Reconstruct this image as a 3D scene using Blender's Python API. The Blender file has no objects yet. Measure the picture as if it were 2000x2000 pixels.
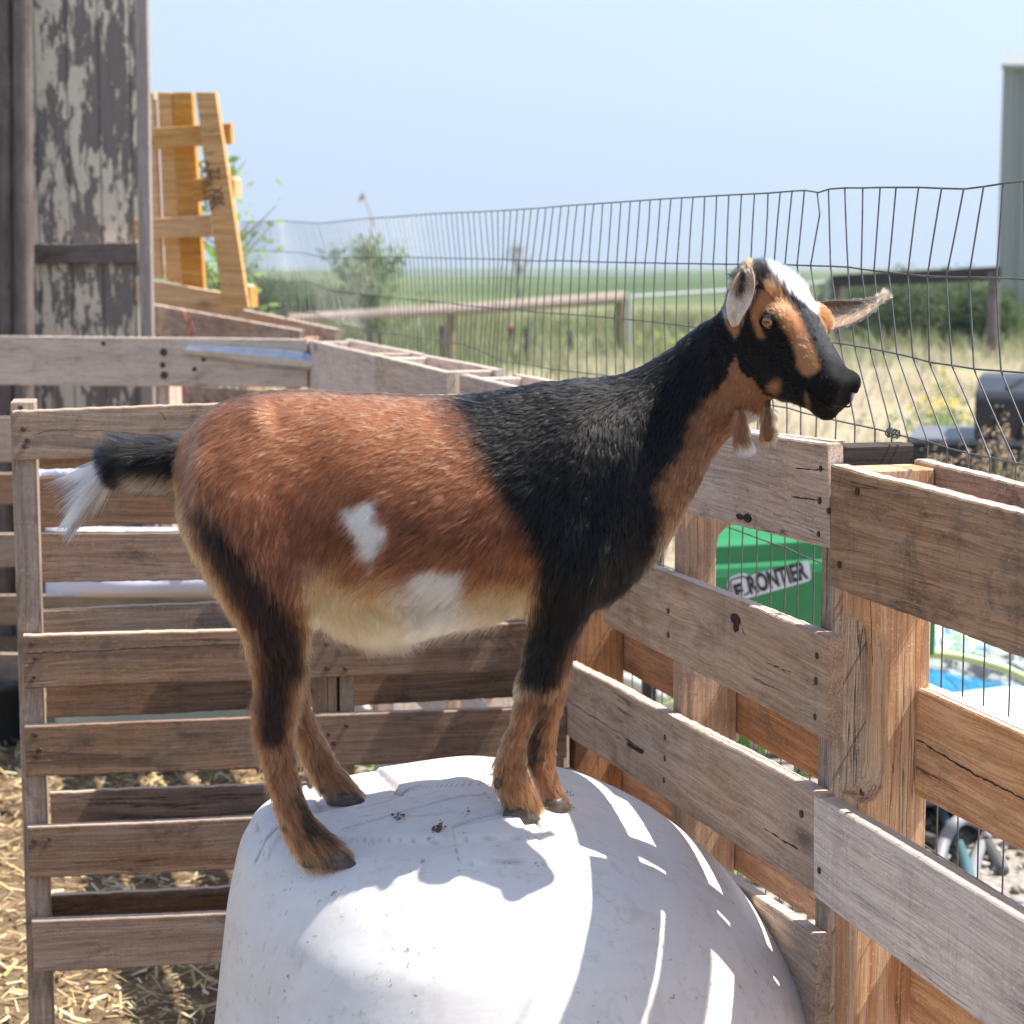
import bpy, math, random
import numpy as np
from mathutils import Vector, Matrix, noise as mnoise
random.seed(7)
RNG = np.random.default_rng(7)
R = math.radians

# ------------------------------------------------------------------ camera, world, sun, exposure
H = 1.45                      # eye height of the photographer above the pen floor
FPX = 4000.0                  # focal length in pixels of a 2000 px wide frame
TH = math.atan(495 / FPX)     # downward tilt
scene = bpy.context.scene
col = scene.collection
cd = bpy.data.cameras.new('camera')
cam = bpy.data.objects.new('camera', cd)
col.objects.link(cam)
cam.location = (0, 0, H)
cam.rotation_euler = (R(90) - TH, 0, 0)
cd.sensor_width = 36
cd.lens = FPX / 2000 * 36
cd.clip_start = 0.05
cd.clip_end = 40000
cd.dof.use_dof = True
cd.dof.focus_distance = 2.46
cd.dof.aperture_fstop = 9.5
scene.camera = cam

SUN_EL, SUN_AZ = R(58.5), R(86)          # azimuth clockwise from +Y
w = bpy.data.worlds.new('World')
scene.world = w
w.use_nodes = True
nt = w.node_tree
for n in list(nt.nodes): nt.nodes.remove(n)
sk = nt.nodes.new('ShaderNodeTexSky')
sk.sky_type = 'NISHITA'
sk.sun_disc = False
sk.sun_elevation = SUN_EL
sk.sun_rotation = SUN_AZ
sk.altitude = 1300
sk.air_density = 1.0
sk.dust_density = 2.5
sk.ozone_density = 1.0
bg = nt.nodes.new('ShaderNodeBackground')
bg.inputs['Strength'].default_value = 0.105
wo = nt.nodes.new('ShaderNodeOutputWorld')
nt.links.new(sk.outputs[0], bg.inputs[0])
nt.links.new(bg.outputs[0], wo.inputs[0])
ld = bpy.data.lights.new('sun', 'SUN')
ld.energy = 5.0
ld.angle = R(0.53)
ld.color = (1.0, 0.955, 0.88)
sun = bpy.data.objects.new('sun', ld)
col.objects.link(sun)
sdir = Vector((math.sin(SUN_AZ) * math.cos(SUN_EL), math.cos(SUN_AZ) * math.cos(SUN_EL), math.sin(SUN_EL)))
sun.rotation_euler = (-sdir).to_track_quat('-Z', 'Y').to_euler()
sun.location = (4, 0, 8)
scene.view_settings.view_transform = 'Standard'
scene.view_settings.look = 'None'
scene.view_settings.gamma = 1
scene.view_settings.exposure = 1.2
scene.render.engine = 'CYCLES'
cy = scene.cycles
cy.max_bounces = 14
cy.diffuse_bounces = 4
cy.glossy_bounces = 8
cy.transmission_bounces = 12
cy.transparent_max_bounces = 8
cy.volume_bounces = 1
cy.use_denoising = True
try: cy.denoiser = 'OPENIMAGEDENOISE'
except Exception: pass
cy.sample_clamp_indirect = 6

# ------------------------------------------------------------------ geometry helpers
CT, ST = math.cos(TH), math.sin(TH)
def ray(x, y):
    xc = (x - 1000) / FPX; yc = (1000 - y) / FPX
    return Vector((xc, CT + yc * ST, -ST + yc * CT))
def P(x, y, Y):
    r = ray(x, y)
    return Vector((0, 0, H)) + r * (Y / r.y)
def G(x, y, z=0.0):
    r = ray(x, y)
    return Vector((0, 0, H)) + r * ((z - H) / r.z)

class Plane:
    """vertical plane: origin o, direction u (along), normal n (away from the pen)"""
    def __init__(s, o, u):
        s.o = Vector(o); s.u = Vector(u).normalized(); s.n = Vector((s.u.y, -s.u.x))
        if s.n.dot(s.o) < 0: s.n = -s.n
    def off(s, d): 
        q = Plane(s.o + s.n * d, s.u); q.n = s.n; return q
    def sz(s, x, y):
        r = ray(x, y); rh = Vector((r.x, r.y))
        k = s.o.dot(s.n) / rh.dot(s.n)
        return (rh * k - s.o).dot(s.u), H + k * r.z
    def p(s, a, z, d=0.0):
        q = s.o + s.u * a + s.n * d
        return Vector((q.x, q.y, z))

def tag(o, label=None, cat=None, group=None, kind=None):
    if label: o['label'] = label
    if cat: o['category'] = cat
    if group: o['group'] = group
    if kind: o['kind'] = kind
    return o
def empty(name, loc=(0, 0, 0)):
    o = bpy.data.objects.new(name, None); col.objects.link(o); o.location = loc
    o.empty_display_size = 0.1
    return o
def mesh_obj(name, verts, faces, mat=None, parent=None, gc=None, colr=None, smooth=False):
    me = bpy.data.meshes.new(name)
    me.from_pydata([tuple(v) for v in verts], [], faces)
    if gc is not None:
        a = me.attributes.new('gc', 'FLOAT_VECTOR', 'POINT')
        a.data.foreach_set('vector', np.asarray(gc, dtype=np.float32).ravel())
    if colr is not None:
        a = me.color_attributes.new('col', 'FLOAT_COLOR', 'POINT')
        c = np.ones((len(verts), 4), dtype=np.float32); c[:, :3] = np.asarray(colr)
        a.data.foreach_set('color', c.ravel())
    if mat: me.materials.append(mat)
    if smooth: me.polygons.foreach_set('use_smooth', [True] * len(me.polygons))
    me.update()
    o = bpy.data.objects.new(name, me); col.objects.link(o)
    if parent:
        o.parent = parent
        o.matrix_parent_inverse = Matrix.Translation(parent.location).inverted()
    return o

class MB:
    def __init__(s): s.v = []; s.f = []; s.g = []
    def add(s, v, f, g=None):
        b = len(s.v); s.v += [Vector(q) for q in v]; s.f += [tuple(i + b for i in q) for q in f]
        s.g += list(g) if g is not None else [tuple(q) for q in v]
    def grid(s, rows, g=None, close=False, caps=False):
        """rows: list of equal-length point rings"""
        n = len(rows[0]); v = [p for r in rows for p in r]; f = []
        for i in range(len(rows) - 1):
            for j in range(n if close else n - 1):
                k = (j + 1) % n
                f.append((i * n + j, i * n + k, (i + 1) * n + k, (i + 1) * n + j))
        if caps:
            f.append(tuple(range(n - 1, -1, -1))); b = (len(rows) - 1) * n
            f.append(tuple(range(b, b + n)))
        s.add(v, f, g)
    def tube(s, pts, r, n=8, caps=True):
        pts = [Vector(p) for p in pts]
        rr = r if isinstance(r, (list, tuple)) else [r] * len(pts)
        rows = []; g = []; t0 = (pts[1] - pts[0]).normalized()
        up = Vector((0, 0, 1)) if abs(t0.z) < 0.9 else Vector((1, 0, 0))
        a = t0.cross(up).normalized(); L = 0
        for i, p in enumerate(pts):
            t = (pts[min(i + 1, len(pts) - 1)] - pts[max(i - 1, 0)])
            t = t.normalized() if t.length > 1e-9 else t0
            a = (a - t * a.dot(t)).normalized(); b = t.cross(a)
            if i: L += (p - pts[i - 1]).length
            rows.append([p + (a * math.cos(q) + b * math.sin(q)) * rr[i] for q in [2 * math.pi * k / n for k in range(n)]])
            g += [(L, rr[i] * math.cos(2 * math.pi * k / n), rr[i] * math.sin(2 * math.pi * k / n)) for k in range(n)]
        s.grid(rows, g, close=True, caps=caps)
    def box(s, c, ex, ey, ez, hx, hy, hz, ch=0.0):
        """box with chamfered long edges along ex"""
        ex, ey, ez = Vector(ex), Vector(ey), Vector(ez); c = Vector(c)
        k = min(ch, hy * .4, hz * .4)
        sec = [(-hy + k, -hz), (hy - k, -hz), (hy, -hz + k), (hy, hz - k), (hy - k, hz), (-hy + k, hz), (-hy, hz - k), (-hy, -hz + k)] if k > 0 else [(-hy, -hz), (hy, -hz), (hy, hz), (-hy, hz)]
        rows = [[c + ex * x + ey * a + ez * b for a, b in sec] for x in (-hx, hx)]
        off = (random.random() * 9, random.random() * 9, random.random() * 9)
        g = [(x + off[0], a + off[1], b + off[2]) for x in (-hx, hx) for a, b in sec]
        s.grid(rows, g, close=True, caps=True)
    def prism(s, prof, o, ex, ey, ez, t, grain=(0, 1)):
        """profile (a,b) in ex,ey extruded along ez by t; grain runs along profile axis grain[1]"""
        o, ex, ey, ez = Vector(o), Vector(ex), Vector(ey), Vector(ez); n = len(prof)
        off = (random.random() * 9, random.random() * 9, random.random() * 9)
        v = [o + ex * a + ey * b + ez * z for z in (0, t) for a, b in prof]
        g = [(b + off[0], a + off[1], z + off[2]) if grain[1] == 1 else (a + off[0], b + off[1], z + off[2]) for z in (0, t) for a, b in prof]
        f = [tuple(range(n - 1, -1, -1)), tuple(range(n, 2 * n))] + [(i, (i + 1) % n, n + (i + 1) % n, n + i) for i in range(n)]
        s.add(v, f, g)
    def ell(s, c, r, M=None, nu=14, nv=9):
        c = Vector(c); M = M or Matrix.Identity(3); rows = []
        for i in range(nv + 1):
            th = math.pi * (i + .02) / (nv + .04)
            rows.append([c + M @ Vector((r[0] * math.sin(th) * math.cos(q), r[1] * math.sin(th) * math.sin(q), r[2] * math.cos(th))) for q in [2 * math.pi * k / nu for k in range(nu)]])
        s.grid(rows, None, close=True, caps=True)
    def build(s, name, mat, parent=None, smooth=False):
        o = mesh_obj(name, s.v, s.f, mat, parent, s.g, smooth=smooth)
        if s.fix: fixn(o.data)
        return o
    fix = True
import bmesh
def fixn(me):
    bm = bmesh.new(); bm.from_mesh(me); bmesh.ops.recalc_face_normals(bm, faces=bm.faces); bm.to_mesh(me); bm.free()

def board(plane, q, t, mat, parent, name='slat', d0=0.0, rough=0.0012, seg=None, ends=0.0):
    """plank on a vertical plane; q = four corners (TL, TR, BR, BL) given as photo points lying on that plane"""
    pl = plane.off(d0) if d0 else plane
    c = [pl.sz(*p) for p in q]
    return board_sz(pl, c, t, mat, parent, name, rough, seg, ends)
def board_sz(pl, c, t, mat, parent, name='slat', rough=0.0012, seg=None, ends=0.0):
    (a0, zt0), (a1, zt1), (a2, zb1), (a3, zb0) = c
    L = abs(a1 - a0); n = seg or max(8, int(L / 0.008)); sd = random.random() * 100
    ch = 0.0022; rows = []; g = []; off = (random.random() * 20, random.random() * 20, random.random() * 20)
    for i in range(n + 1):
        f = i / n
        st = a0 + (a1 - a0) * f; sb = a3 + (a2 - a3) * f
        nz = lambda k, fr: mnoise.noise(Vector((st * fr, k * 7.3, sd)))
        zt = zt0 + (zt1 - zt0) * f + rough * (nz(1, 5) * .9 + nz(2, 55) * .45 + nz(6, 170) * .5)
        zb = zb0 + (zb1 - zb0) * f + rough * (nz(3, 5) * .9 + nz(4, 55) * .45 + nz(7, 170) * .5)
        if i in (0, n):
            e = (random.random() - .5) * ends; st += e; sb += e
        bow = rough * 1.5 * nz(5, 2)
        sec = [(0, ch), (0, t - ch), (ch, t), (-ch, t), (1, t - ch), (1, ch), (-ch, 0), (ch, 0)]
        row = []
        for k, (zf, d) in enumerate(sec):
            if k in (0, 1, 2, 7): z = zb + (ch if k in (2, 7) else 0); s_ = sb
            else: z = zt - (ch if k in (3, 6) else 0); s_ = st
            row.append(pl.p(s_, z, d + bow)); g.append((s_ + off[0], z - zb0 + off[1], d + off[2]))
        rows.append(row)
    m = MB(); m.grid(rows, g, close=True, caps=True)
    o = m.build(name, mat, parent)
    if 'sunlit_top' in M:
        o.data.materials.append(M['sunlit_top'])
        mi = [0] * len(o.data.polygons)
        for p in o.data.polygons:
            if p.normal.z > .8: mi[p.index] = 1  # upward faces take the paler wood, painting in the sunlight on them
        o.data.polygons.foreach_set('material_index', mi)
    return o

# ------------------------------------------------------------------ material helpers
class NB:
    def __init__(s, name):
        s.m = bpy.data.materials.new(name); s.m.use_nodes = True; s.t = s.m.node_tree
        for n in list(s.t.nodes): s.t.nodes.remove(n)
        s.out = s.n('ShaderNodeOutputMaterial')
    def n(s, ty, **k):
        x = s.t.nodes.new(ty)
        for a, b in k.items(): setattr(x, a, b)
        return x
    def l(s, a, b): s.t.links.new(a, b)
    def set(s, sock, v):
        if isinstance(v, bpy.types.NodeSocket): s.l(v, sock)
        elif isinstance(v, (int, float)): sock.default_value = v
        else:
            v = tuple(v); sock.default_value = v + (1,) if len(v) == 3 and len(sock.default_value) == 4 else v
    def attr(s, a, out='Vector'): return s.n('ShaderNodeAttribute', attribute_name=a).outputs[out]
    def pos(s): return s.n('ShaderNodeNewGeometry').outputs['Position']
    def obj(s): return s.n('ShaderNodeTexCoord').outputs['Object']
    def rnd(s): return s.n('ShaderNodeObjectInfo').outputs['Random']
    def map(s, v, sc=(1, 1, 1), loc=(0, 0, 0)):
        x = s.n('ShaderNodeMapping'); s.l(v, x.inputs[0]); s.set(x.inputs['Scale'], sc); s.set(x.inputs['Location'], loc); return x.outputs[0]
    def noise(s, v, sc=5, det=4, ro=.55, dist=0, out=0):
        x = s.n('ShaderNodeTexNoise'); s.l(v, x.inputs['Vector']); s.set(x.inputs['Scale'], sc); s.set(x.inputs['Detail'], det); s.set(x.inputs['Roughness'], ro); s.set(x.inputs['Distortion'], dist); return x.outputs[out]
    def voro(s, v, sc=5, feat='F1', out='Distance', rnd=1):
        x = s.n('ShaderNodeTexVoronoi', feature=feat); s.l(v, x.inputs['Vector']); s.set(x.inputs['Scale'], sc); s.set(x.inputs['Randomness'], rnd); return x.outputs[out]
    def ramp(s, f, st, interp='LINEAR'):
        x = s.n('ShaderNodeValToRGB'); s.l(f, x.inputs[0]); r = x.color_ramp; r.interpolation = interp
        while len(r.elements) < len(st): r.elements.new(.5)
        for e, (p, c) in zip(r.elements, st):
            e.position = p; c = (c, c, c) if isinstance(c, (int, float)) else c; e.color = tuple(c) + (1,)
        return x.outputs[0]
    def mix(s, f, a, b, bl='MIX'):
        x = s.n('ShaderNodeMix', data_type='RGBA', blend_type=bl); s.set(x.inputs[0], f); s.set(x.inputs[6], a); s.set(x.inputs[7], b); return x.outputs[2]
    def math(s, op, a, b=0, c=None, clamp=False):
        x = s.n('ShaderNodeMath', operation=op, use_clamp=clamp); s.set(x.inputs[0], a); s.set(x.inputs[1], b)
        if c is not None: s.set(x.inputs[2], c)
        return x.outputs[0]
    def sep(s, v): x = s.n('ShaderNodeSeparateXYZ'); s.l(v, x.inputs[0]); return x.outputs
    def comb(s, a, b, c):
        x = s.n('ShaderNodeCombineXYZ'); s.set(x.inputs[0], a); s.set(x.inputs[1], b); s.set(x.inputs[2], c); return x.outputs[0]
    def bump(s, h, st=.3, d=.002, nrm=None):
        x = s.n('ShaderNodeBump'); s.set(x.inputs['Strength'], st); s.set(x.inputs['Distance'], d); s.l(h, x.inputs['Height'])
        if nrm: s.l(nrm, x.inputs['Normal'])
        return x.outputs[0]
    def bsdf(s, color, rough=.6, nrm=None, **k):
        b = s.n('ShaderNodeBsdfPrincipled'); s.set(b.inputs['Base Color'], color); s.set(b.inputs['Roughness'], rough)
        if nrm: s.l(nrm, b.inputs['Normal'])
        for a, v in k.items(): s.set(b.inputs[a.replace('_', ' ')], v)
        s.l(b.outputs[0], s.out.inputs[0]); return s.m

def wood(name, light, dark, grey, greyamt=.5, stain=.35, staincol=(.05, .045, .04), scale=1.0, knots=.5, ringc=1.0, contrast=1.0, saw=.22, stth=.52):
    b = NB(name); g = b.attr('gc')
    warp = b.noise(b.map(g, (1.5 * scale, 4, 4)), 1.4, 2, .5, 0, 1)
    gw = b.n('ShaderNodeVectorMath', operation='MULTIPLY_ADD'); b.l(warp, gw.inputs[0]); gw.inputs[1].default_value = (.0, .035, .035); b.l(g, gw.inputs[2]); gw = gw.outputs[0]
    # knots: sparse cells along the plank
    kv = b.voro(b.map(g, (3.2, 8, 2)), 1.0); kn = b.ramp(kv, [(.0, 1), (.05, .9), (.11, .25), (.2, 0)])
    kx = b.noise(g, 1.7, 0); kn = b.math('MULTIPLY', kn, b.ramp(kx, [(.5 - .15 * knots, 0), (.56 - .1 * knots, 1)]))
    rings = b.noise(b.map(gw, (2.2, 70 * ringc, 70 * ringc)), 1.0, 3, .6, 0.0)
    rings2 = b.math('ADD', rings, b.math('MULTIPLY', kn, .35))
    fine = b.noise(b.map(gw, (9, 420, 420)), 1.0, 3, .7)
    c1 = b.mix(b.ramp(rings2, [(.5 - .11 / contrast, 0), (.5 + .11 / contrast, 1)]), light, dark)
    big = b.noise(b.map(g, (4, 9, 9)), 1.0, 5, .6, .6)
    c2 = b.mix(b.math('MULTIPLY', b.ramp(big, [(.36, 0), (.6, 1)]), greyamt), c1, grey)
    c2 = b.mix(b.math('MULTIPLY', b.ramp(fine, [(.36, 1), (.56, 0)]), .55), c2, tuple(x * .42 for x in dark), 'MIX')
    hi = b.ramp(fine, [(.62, 0), (.75, 1)])
    c2 = b.mix(b.math('MULTIPLY', hi, .22), c2, tuple(min(1, x * 1.5) for x in light))
    # dirt / mould stains
    s1 = b.noise(b.map(g, (7, 13, 13)), 1.3, 7, .68, .9); s2 = b.noise(b.map(gw, (30, 160, 160)), 1.0, 4, .7)
    sm = b.math('MULTIPLY', b.ramp(s1, [(stth, 0), (stth + .15, 1)]), b.ramp(s2, [(.34, .12), (.6, 1)]))
    c3 = b.mix(b.math('MULTIPLY', sm, stain), c2, staincol)
    # cross smears and pale scuffs
    sc = b.noise(b.map(g, (55, 16, 16)), 1.0, 3, .7, .4); c3 = b.mix(b.math('MULTIPLY', b.ramp(sc, [(.64, 0), (.8, 1)]), .28), c3, tuple(min(1, x * 1.6) for x in grey))
    dr = b.noise(b.map(g, (26, 2.5, 2.5), (8, 8, 8)), 1.0, 3, .6); c3 = b.mix(b.math('MULTIPLY', b.ramp(dr, [(.56, 0), (.70, 1)]), stain * .28), c3, staincol)
    # long cracks
    cr = b.noise(b.map(g, (1.1, 30, 30), (3, 3, 3)), 1.0, 4, .55, .1); crk = b.ramp(cr, [(.490, 0), (.499, 1), (.501, 1), (.510, 0)])
    cm = b.math('MULTIPLY', crk, b.ramp(b.noise(b.map(g, (2.5, 5, 5)), 1.1, 1), [(.56, 0), (.62, 1)]))
    c3 = b.mix(b.math('MULTIPLY', cm, .8), c3, (.018, .014, .012))
    c3 = b.mix(b.math('MULTIPLY', kn, .75), c3, tuple(x * .22 for x in dark))
    sw = b.noise(b.map(g, (330, 5, 5)), 1.0, 3, .75, .3); c3 = b.mix(b.math('MULTIPLY', b.ramp(sw, [(.36, 1), (.50, 0)]), b.math('MULTIPLY', b.ramp(b.noise(b.map(g, (6, 9, 9), (5, 5, 5)), 1.0, 2), [(.45, 0), (.62, 1)]), saw)), c3, tuple(x * .45 for x in dark))
    sk2 = b.noise(b.map(g, (120, 190, 190), (7, 7, 7)), 1.0, 4, .75); c3 = b.mix(b.math('MULTIPLY', b.ramp(sk2, [(.60, 0), (.68, 1)]), .5), c3, staincol); spk = b.noise(b.map(g, (200, 260, 260)), 1.0, 2, .8); c3 = b.mix(b.math('MULTIPLY', b.ramp(spk, [(.60, 0), (.70, 1)]), .5), c3, tuple(min(1, x * 1.45) for x in light))
    rv = b.rnd(); hs = b.n('ShaderNodeHueSaturation'); b.l(c3, hs.inputs['Color']); b.set(hs.inputs['Value'], b.math('MULTIPLY_ADD', rv, .3, .86)); b.set(hs.inputs['Saturation'], b.math('MULTIPLY_ADD', rv, -.35, 1.15))
    hh = b.math('ADD', b.math('MULTIPLY', fine, .5), b.math('MULTIPLY', rings, .6)); hh = b.math('SUBTRACT', hh, b.math('MULTIPLY', cm, 1.5)); hh = b.math('ADD', hh, b.math('MULTIPLY', s2, .25)); hh = b.math('ADD', hh, b.math('MULTIPLY', sw, saw * .8))
    return b.bsdf(hs.outputs[0], .82, b.bump(hh, .55, .0016), **{'Specular_IOR_Level': .25})

# ------------------------------------------------------------------ materials
M = {}
M['grey_slat'] = wood('grey_weathered_pine', (.65, .465, .335), (.455, .305, .20), (.54, .415, .315), .55, .5)
M['brown_slat'] = wood('brown_damp_pine', (.38, .235, .15), (.235, .135, .084), (.31, .24, .19), .6, .75, contrast=1.1, saw=.12)
M['moss_slat'] = wood('scuffed_grey_pine', (.45, .31, .205), (.29, .19, .12), (.38, .295, .225), .6, .6)
M['rust_slat'] = wood('rusty_brown_pine', (.50, .275, .145), (.31, .155, .075), (.36, .23, .15), .4, .55, contrast=1.2, saw=.1)
M['orange_slat'] = wood('orange_fresh_pine', (.84, .45, .20), (.62, .28, .105), (.62, .38, .22), .3, .25, (.12, .07, .05), knots=.6, contrast=1.6, saw=.05)
M['post_wood'] = wood('pale_fir_post', (.84, .54, .31), (.62, .30, .13), (.70, .47, .30), .25, .12, (.2, .12, .08), knots=.4, ringc=.6, contrast=2.4, saw=.0)
M['right_slat'] = wood('stained_tan_pine', (.58, .375, .235), (.39, .235, .145), (.42, .32, .25), .4, .75, (.05, .044, .042), contrast=1.2, stth=.50, saw=.08)
M['pale_slat'] = wood('sun_bleached_pine', (.80, .63, .51), (.66, .50, .39), (.70, .58, .49), .5, .4)
M['dark_wood'] = wood('charred_dark_pine', (.085, .062, .05), (.04, .032, .028), (.07, .062, .056), .4, .5)
M['yellow_wood'] = wood('fresh_yellow_pine', (.80, .47, .19), (.66, .32, .10), (.70, .42, .20), .25, .05, knots=.9, saw=.05)
M['old_timber'] = wood('old_dark_timber', (.17, .125, .10), (.085, .06, .048), (.26, .225, .20), .55, .4, contrast=1.2)
M['far_grey'] = wood('far_grey_timber', (.40, .32, .27), (.29, .23, .19), (.36, .30, .27), .5, .3)
b = NB('sunlit_plank_top'); ge = b.attr('gc'); M['sunlit_top'] = b.bsdf(b.mix(b.noise(b.map(ge, (20, 60, 220)), 1, 4, .7), (.78, .63, .50), (.50, .37, .28)), .85, b.bump(b.noise(b.map(ge, (90, 200, 300)), 1, 3, .7), .6, .002))  # plank tops: brightness of the sun put into a paler base colour
b = NB('galvanised_steel'); M['galv'] = b.bsdf(b.ramp(b.noise(b.pos(), 30, 3), [(.3, (.45, .47, .5)), (.7, (.6, .62, .66))]), .34, Metallic=.9)
b = NB('fence_wire_steel'); M['wire'] = b.bsdf(b.ramp(b.noise(b.pos(), 60, 3), [(.3, (.085, .082, .085)), (.7, (.17, .165, .165))]), .5, Metallic=.45)
b = NB('rusty_nail'); M['nail'] = b.bsdf(b.ramp(b.noise(b.pos(), 400, 2), [(.3, (.05, .026, .016)), (.7, (.14, .07, .04))]), .7, Metallic=.3)
b = NB('rust_stain_hole'); M['hole'] = b.bsdf(b.ramp(b.noise(b.pos(), 160, 3), [(.35, (.012, .008, .006)), (.7, (.07, .042, .027))]), .95)

# ------------------------------------------------------------------ fence planes
VPX = -150
_a = math.atan((1000 - VPX) / FPX / (CT + ST * .1238))
uR = Vector((-math.sin(_a), math.cos(_a)))
PR = Plane((P(1620, 870, 2.45).x, 2.45), uR)
c_s, _ = PR.sz(1108, 1400); cpt = PR.p(c_s, 0)
uB = Vector((math.cos(R(10)), math.sin(R(10))))
PB = Plane((cpt.x, cpt.y), uB)            # rear pallet, behind the goat; s negative to the left
PF = Plane((P(600, 661, 5.78).x, 5.78), Vector((1, -.25)).normalized())   # grey pallet further back

nail_me = None
def nail(x, y, plane, parent, r=.0045, d=0.0):
    """nail head lying on a plank face"""
    global nail_me
    s, z = plane.sz(x, y) if not d else plane.off(d).sz(x, y)
    m = MB(); c = plane.p(s, z, d - .0016); u = Vector((plane.u.x, plane.u.y, 0)); zz = Vector((0, 0, 1)); n = Vector((plane.n.x, plane.n.y, 0))
    k = 9; rr = r * random.uniform(.8, 1.2)
    rows = [[c + n * dd + (u * math.cos(q) + zz * math.sin(q)) * rr * f for q in [2 * math.pi * i / k for i in range(k)]] for dd, f in ((.0025, 1), (0, 1), (-.0008, .6))]
    m.grid(rows, None, close=True, caps=True); return m.build('nail', M['nail'], parent)

def stringer(plane, s0, w, z0, z1, d0, d1, mat, parent, notches=(), name='stringer', front=True):
    """upright 2x4: thickness w along the plane from s0, depth d0..d1; notches = (za, zb, depth) cut from the inner or outer edge"""
    prof = [(d0, z0)]
    for za, zb, dp in sorted([n for n in notches if n[2] > 0]):
        k = (zb - za) * .08
        prof += [(d0, za), (d0 + dp * .55, za + .002), (d0 + dp * .9, za + k), (d0 + dp, za + 2.2 * k), (d0 + dp, zb - 2.2 * k), (d0 + dp * .9, zb - k), (d0 + dp * .5, zb - .002), (d0, zb)]
    prof += [(d0, z1), (d1, z1)]
    for za, zb, dp in sorted([n for n in notches if n[2] < 0], reverse=True):
        k = (zb - za) * .08
        prof += [(d1, zb), (d1 + dp * .5, zb - .002), (d1 + dp * .9, zb - k), (d1 + dp, zb - 2.2 * k), (d1 + dp, za + 2.2 * k), (d1 + dp * .9, za + k), (d1 + dp * .55, za + .002), (d1, za)]
    prof += [(d1, z0)]
    m = MB(); o = plane.p(s0, 0); n = Vector((plane.n.x, plane.n.y, 0)); u = Vector((plane.u.x, plane.u.y, 0))
    m.prism(prof, o, n, Vector((0, 0, 1)), u, w)
    o = m.build(name, mat, parent)
    bv = o.modifiers.new('edge', 'BEVEL'); bv.width = .0018; bv.segments = 1; bv.limit_method = 'ANGLE'
    return o

# ---- right-hand pallet (between rear corner and post)
ta = tag(empty('wooden_pallet', PR.p(.1, 0, .05)), 'grey weathered pallet between the rear corner and the pale notched post, below the goat\'s head', 'pallet', 'pallets walling the goat pen')
s1 = board(PR, [(1108, 797), (1617, 868), (1622, 1073), (1105, 942)], .02, M['grey_slat'], ta, rough=.0018)
s2 = board(PR, [(1170, 1068), (1618, 1243), (1609, 1443), (1176, 1217)], .021, M['grey_slat'], ta, rough=.0018, ends=.01)
s3 = board(PR, [(1106, 1292), (1601, 1549), (1596, 1752), (1096, 1430)], .021, M['grey_slat'], ta, rough=.002)
board(PR, [(1096, 1500), (1596, 1830), (1590, 2010), (1090, 1640)], .02, M['grey_slat'], ta)
# outer slats
board(PR, [(1112, 793), (1626, 862), (1640, 1010), (1112, 905)], .018, M['grey_slat'], ta, d0=.110)
for q in ([(1180, 1165), (1640, 1378), (1640, 1548), (1180, 1289)], [(1180, 1420), (1640, 1690), (1640, 1830), (1180, 1540)]):
    board(PR, q, .018, M['rust_slat'], ta, d0=.110)
sa, _ = PR.off(.021).sz(1332, 1300)
stringer(PR, sa, .038, 0, 1.215, .0215, .1095, M['right_slat'], ta, [(.86, 1.06, -.036), (.30, .52, -.036)])
sb, _ = PR.off(.021).sz(1117, 1300)
stringer(PR, sb - .02, .038, 0, 1.20, .0215, .1095, M['rust_slat'], ta)
sc_, _ = PR.off(.021).sz(1628, 1150)
stringer(PR, sc_, .038, 0, 1.222, .0215, .1095, M['moss_slat'], ta, [(.78, 1.02, .0)])
m = MB(); q0 = PR.p(sc_ + .004, 1.2215, .03); m.box(PR.p(sc_ + .019, 1.2065, .062), (PR.n.x, PR.n.y, 0), (PR.u.x, PR.u.y, 0), (0, 0, 1), .062, .0205, .017, .002)
m.build('dark_stringer_top', M['dark_wood'], ta)
for x, y, pr in ((1604, 915, s1), (1602, 978, s1), (1600, 1043, s1), (1306, 1240, s2), (1306, 1193, s2), (1597, 1281, s2), (1595, 1330, s2), (1593, 1400, s2), (1300, 1440, s3), (1300, 1481, s3), (1298, 1524, s3), (1601, 1700, s3), (1566, 1590, s3)):
    nail(x, y, PR, pr)
for x, y, pr, rx, rz in ((1445, 1009, s1, .006, .005), (1460, 1012, s1, .007, .007), (1437, 1210, s2, .009, .011), (1438, 1224, s2, .005, .010), (1243, 1462, s3, .018, .004), (1232, 1456, s3, .009, .004), (1385, 1600, s3, .003, .011)):
    s_, z_ = PR.sz(x, y); m = MB(); c = PR.p(s_, z_, -.0012); k = 11
    m.grid([[c + Vector((PR.n.x, PR.n.y, 0)) * dd + Vector((PR.u.x * math.cos(q) * rx * 2.2 * f, PR.u.y * math.cos(q) * rx * 2.2 * f, math.sin(q) * rz * f * random.uniform(.7, 1.1))) for q in [2 * math.pi * i / k for i in range(k)]] for dd, f in ((.003, 1), (0, .85))], None, close=True, caps=True)
    m.build('knot_hole', M['hole'], pr)

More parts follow.
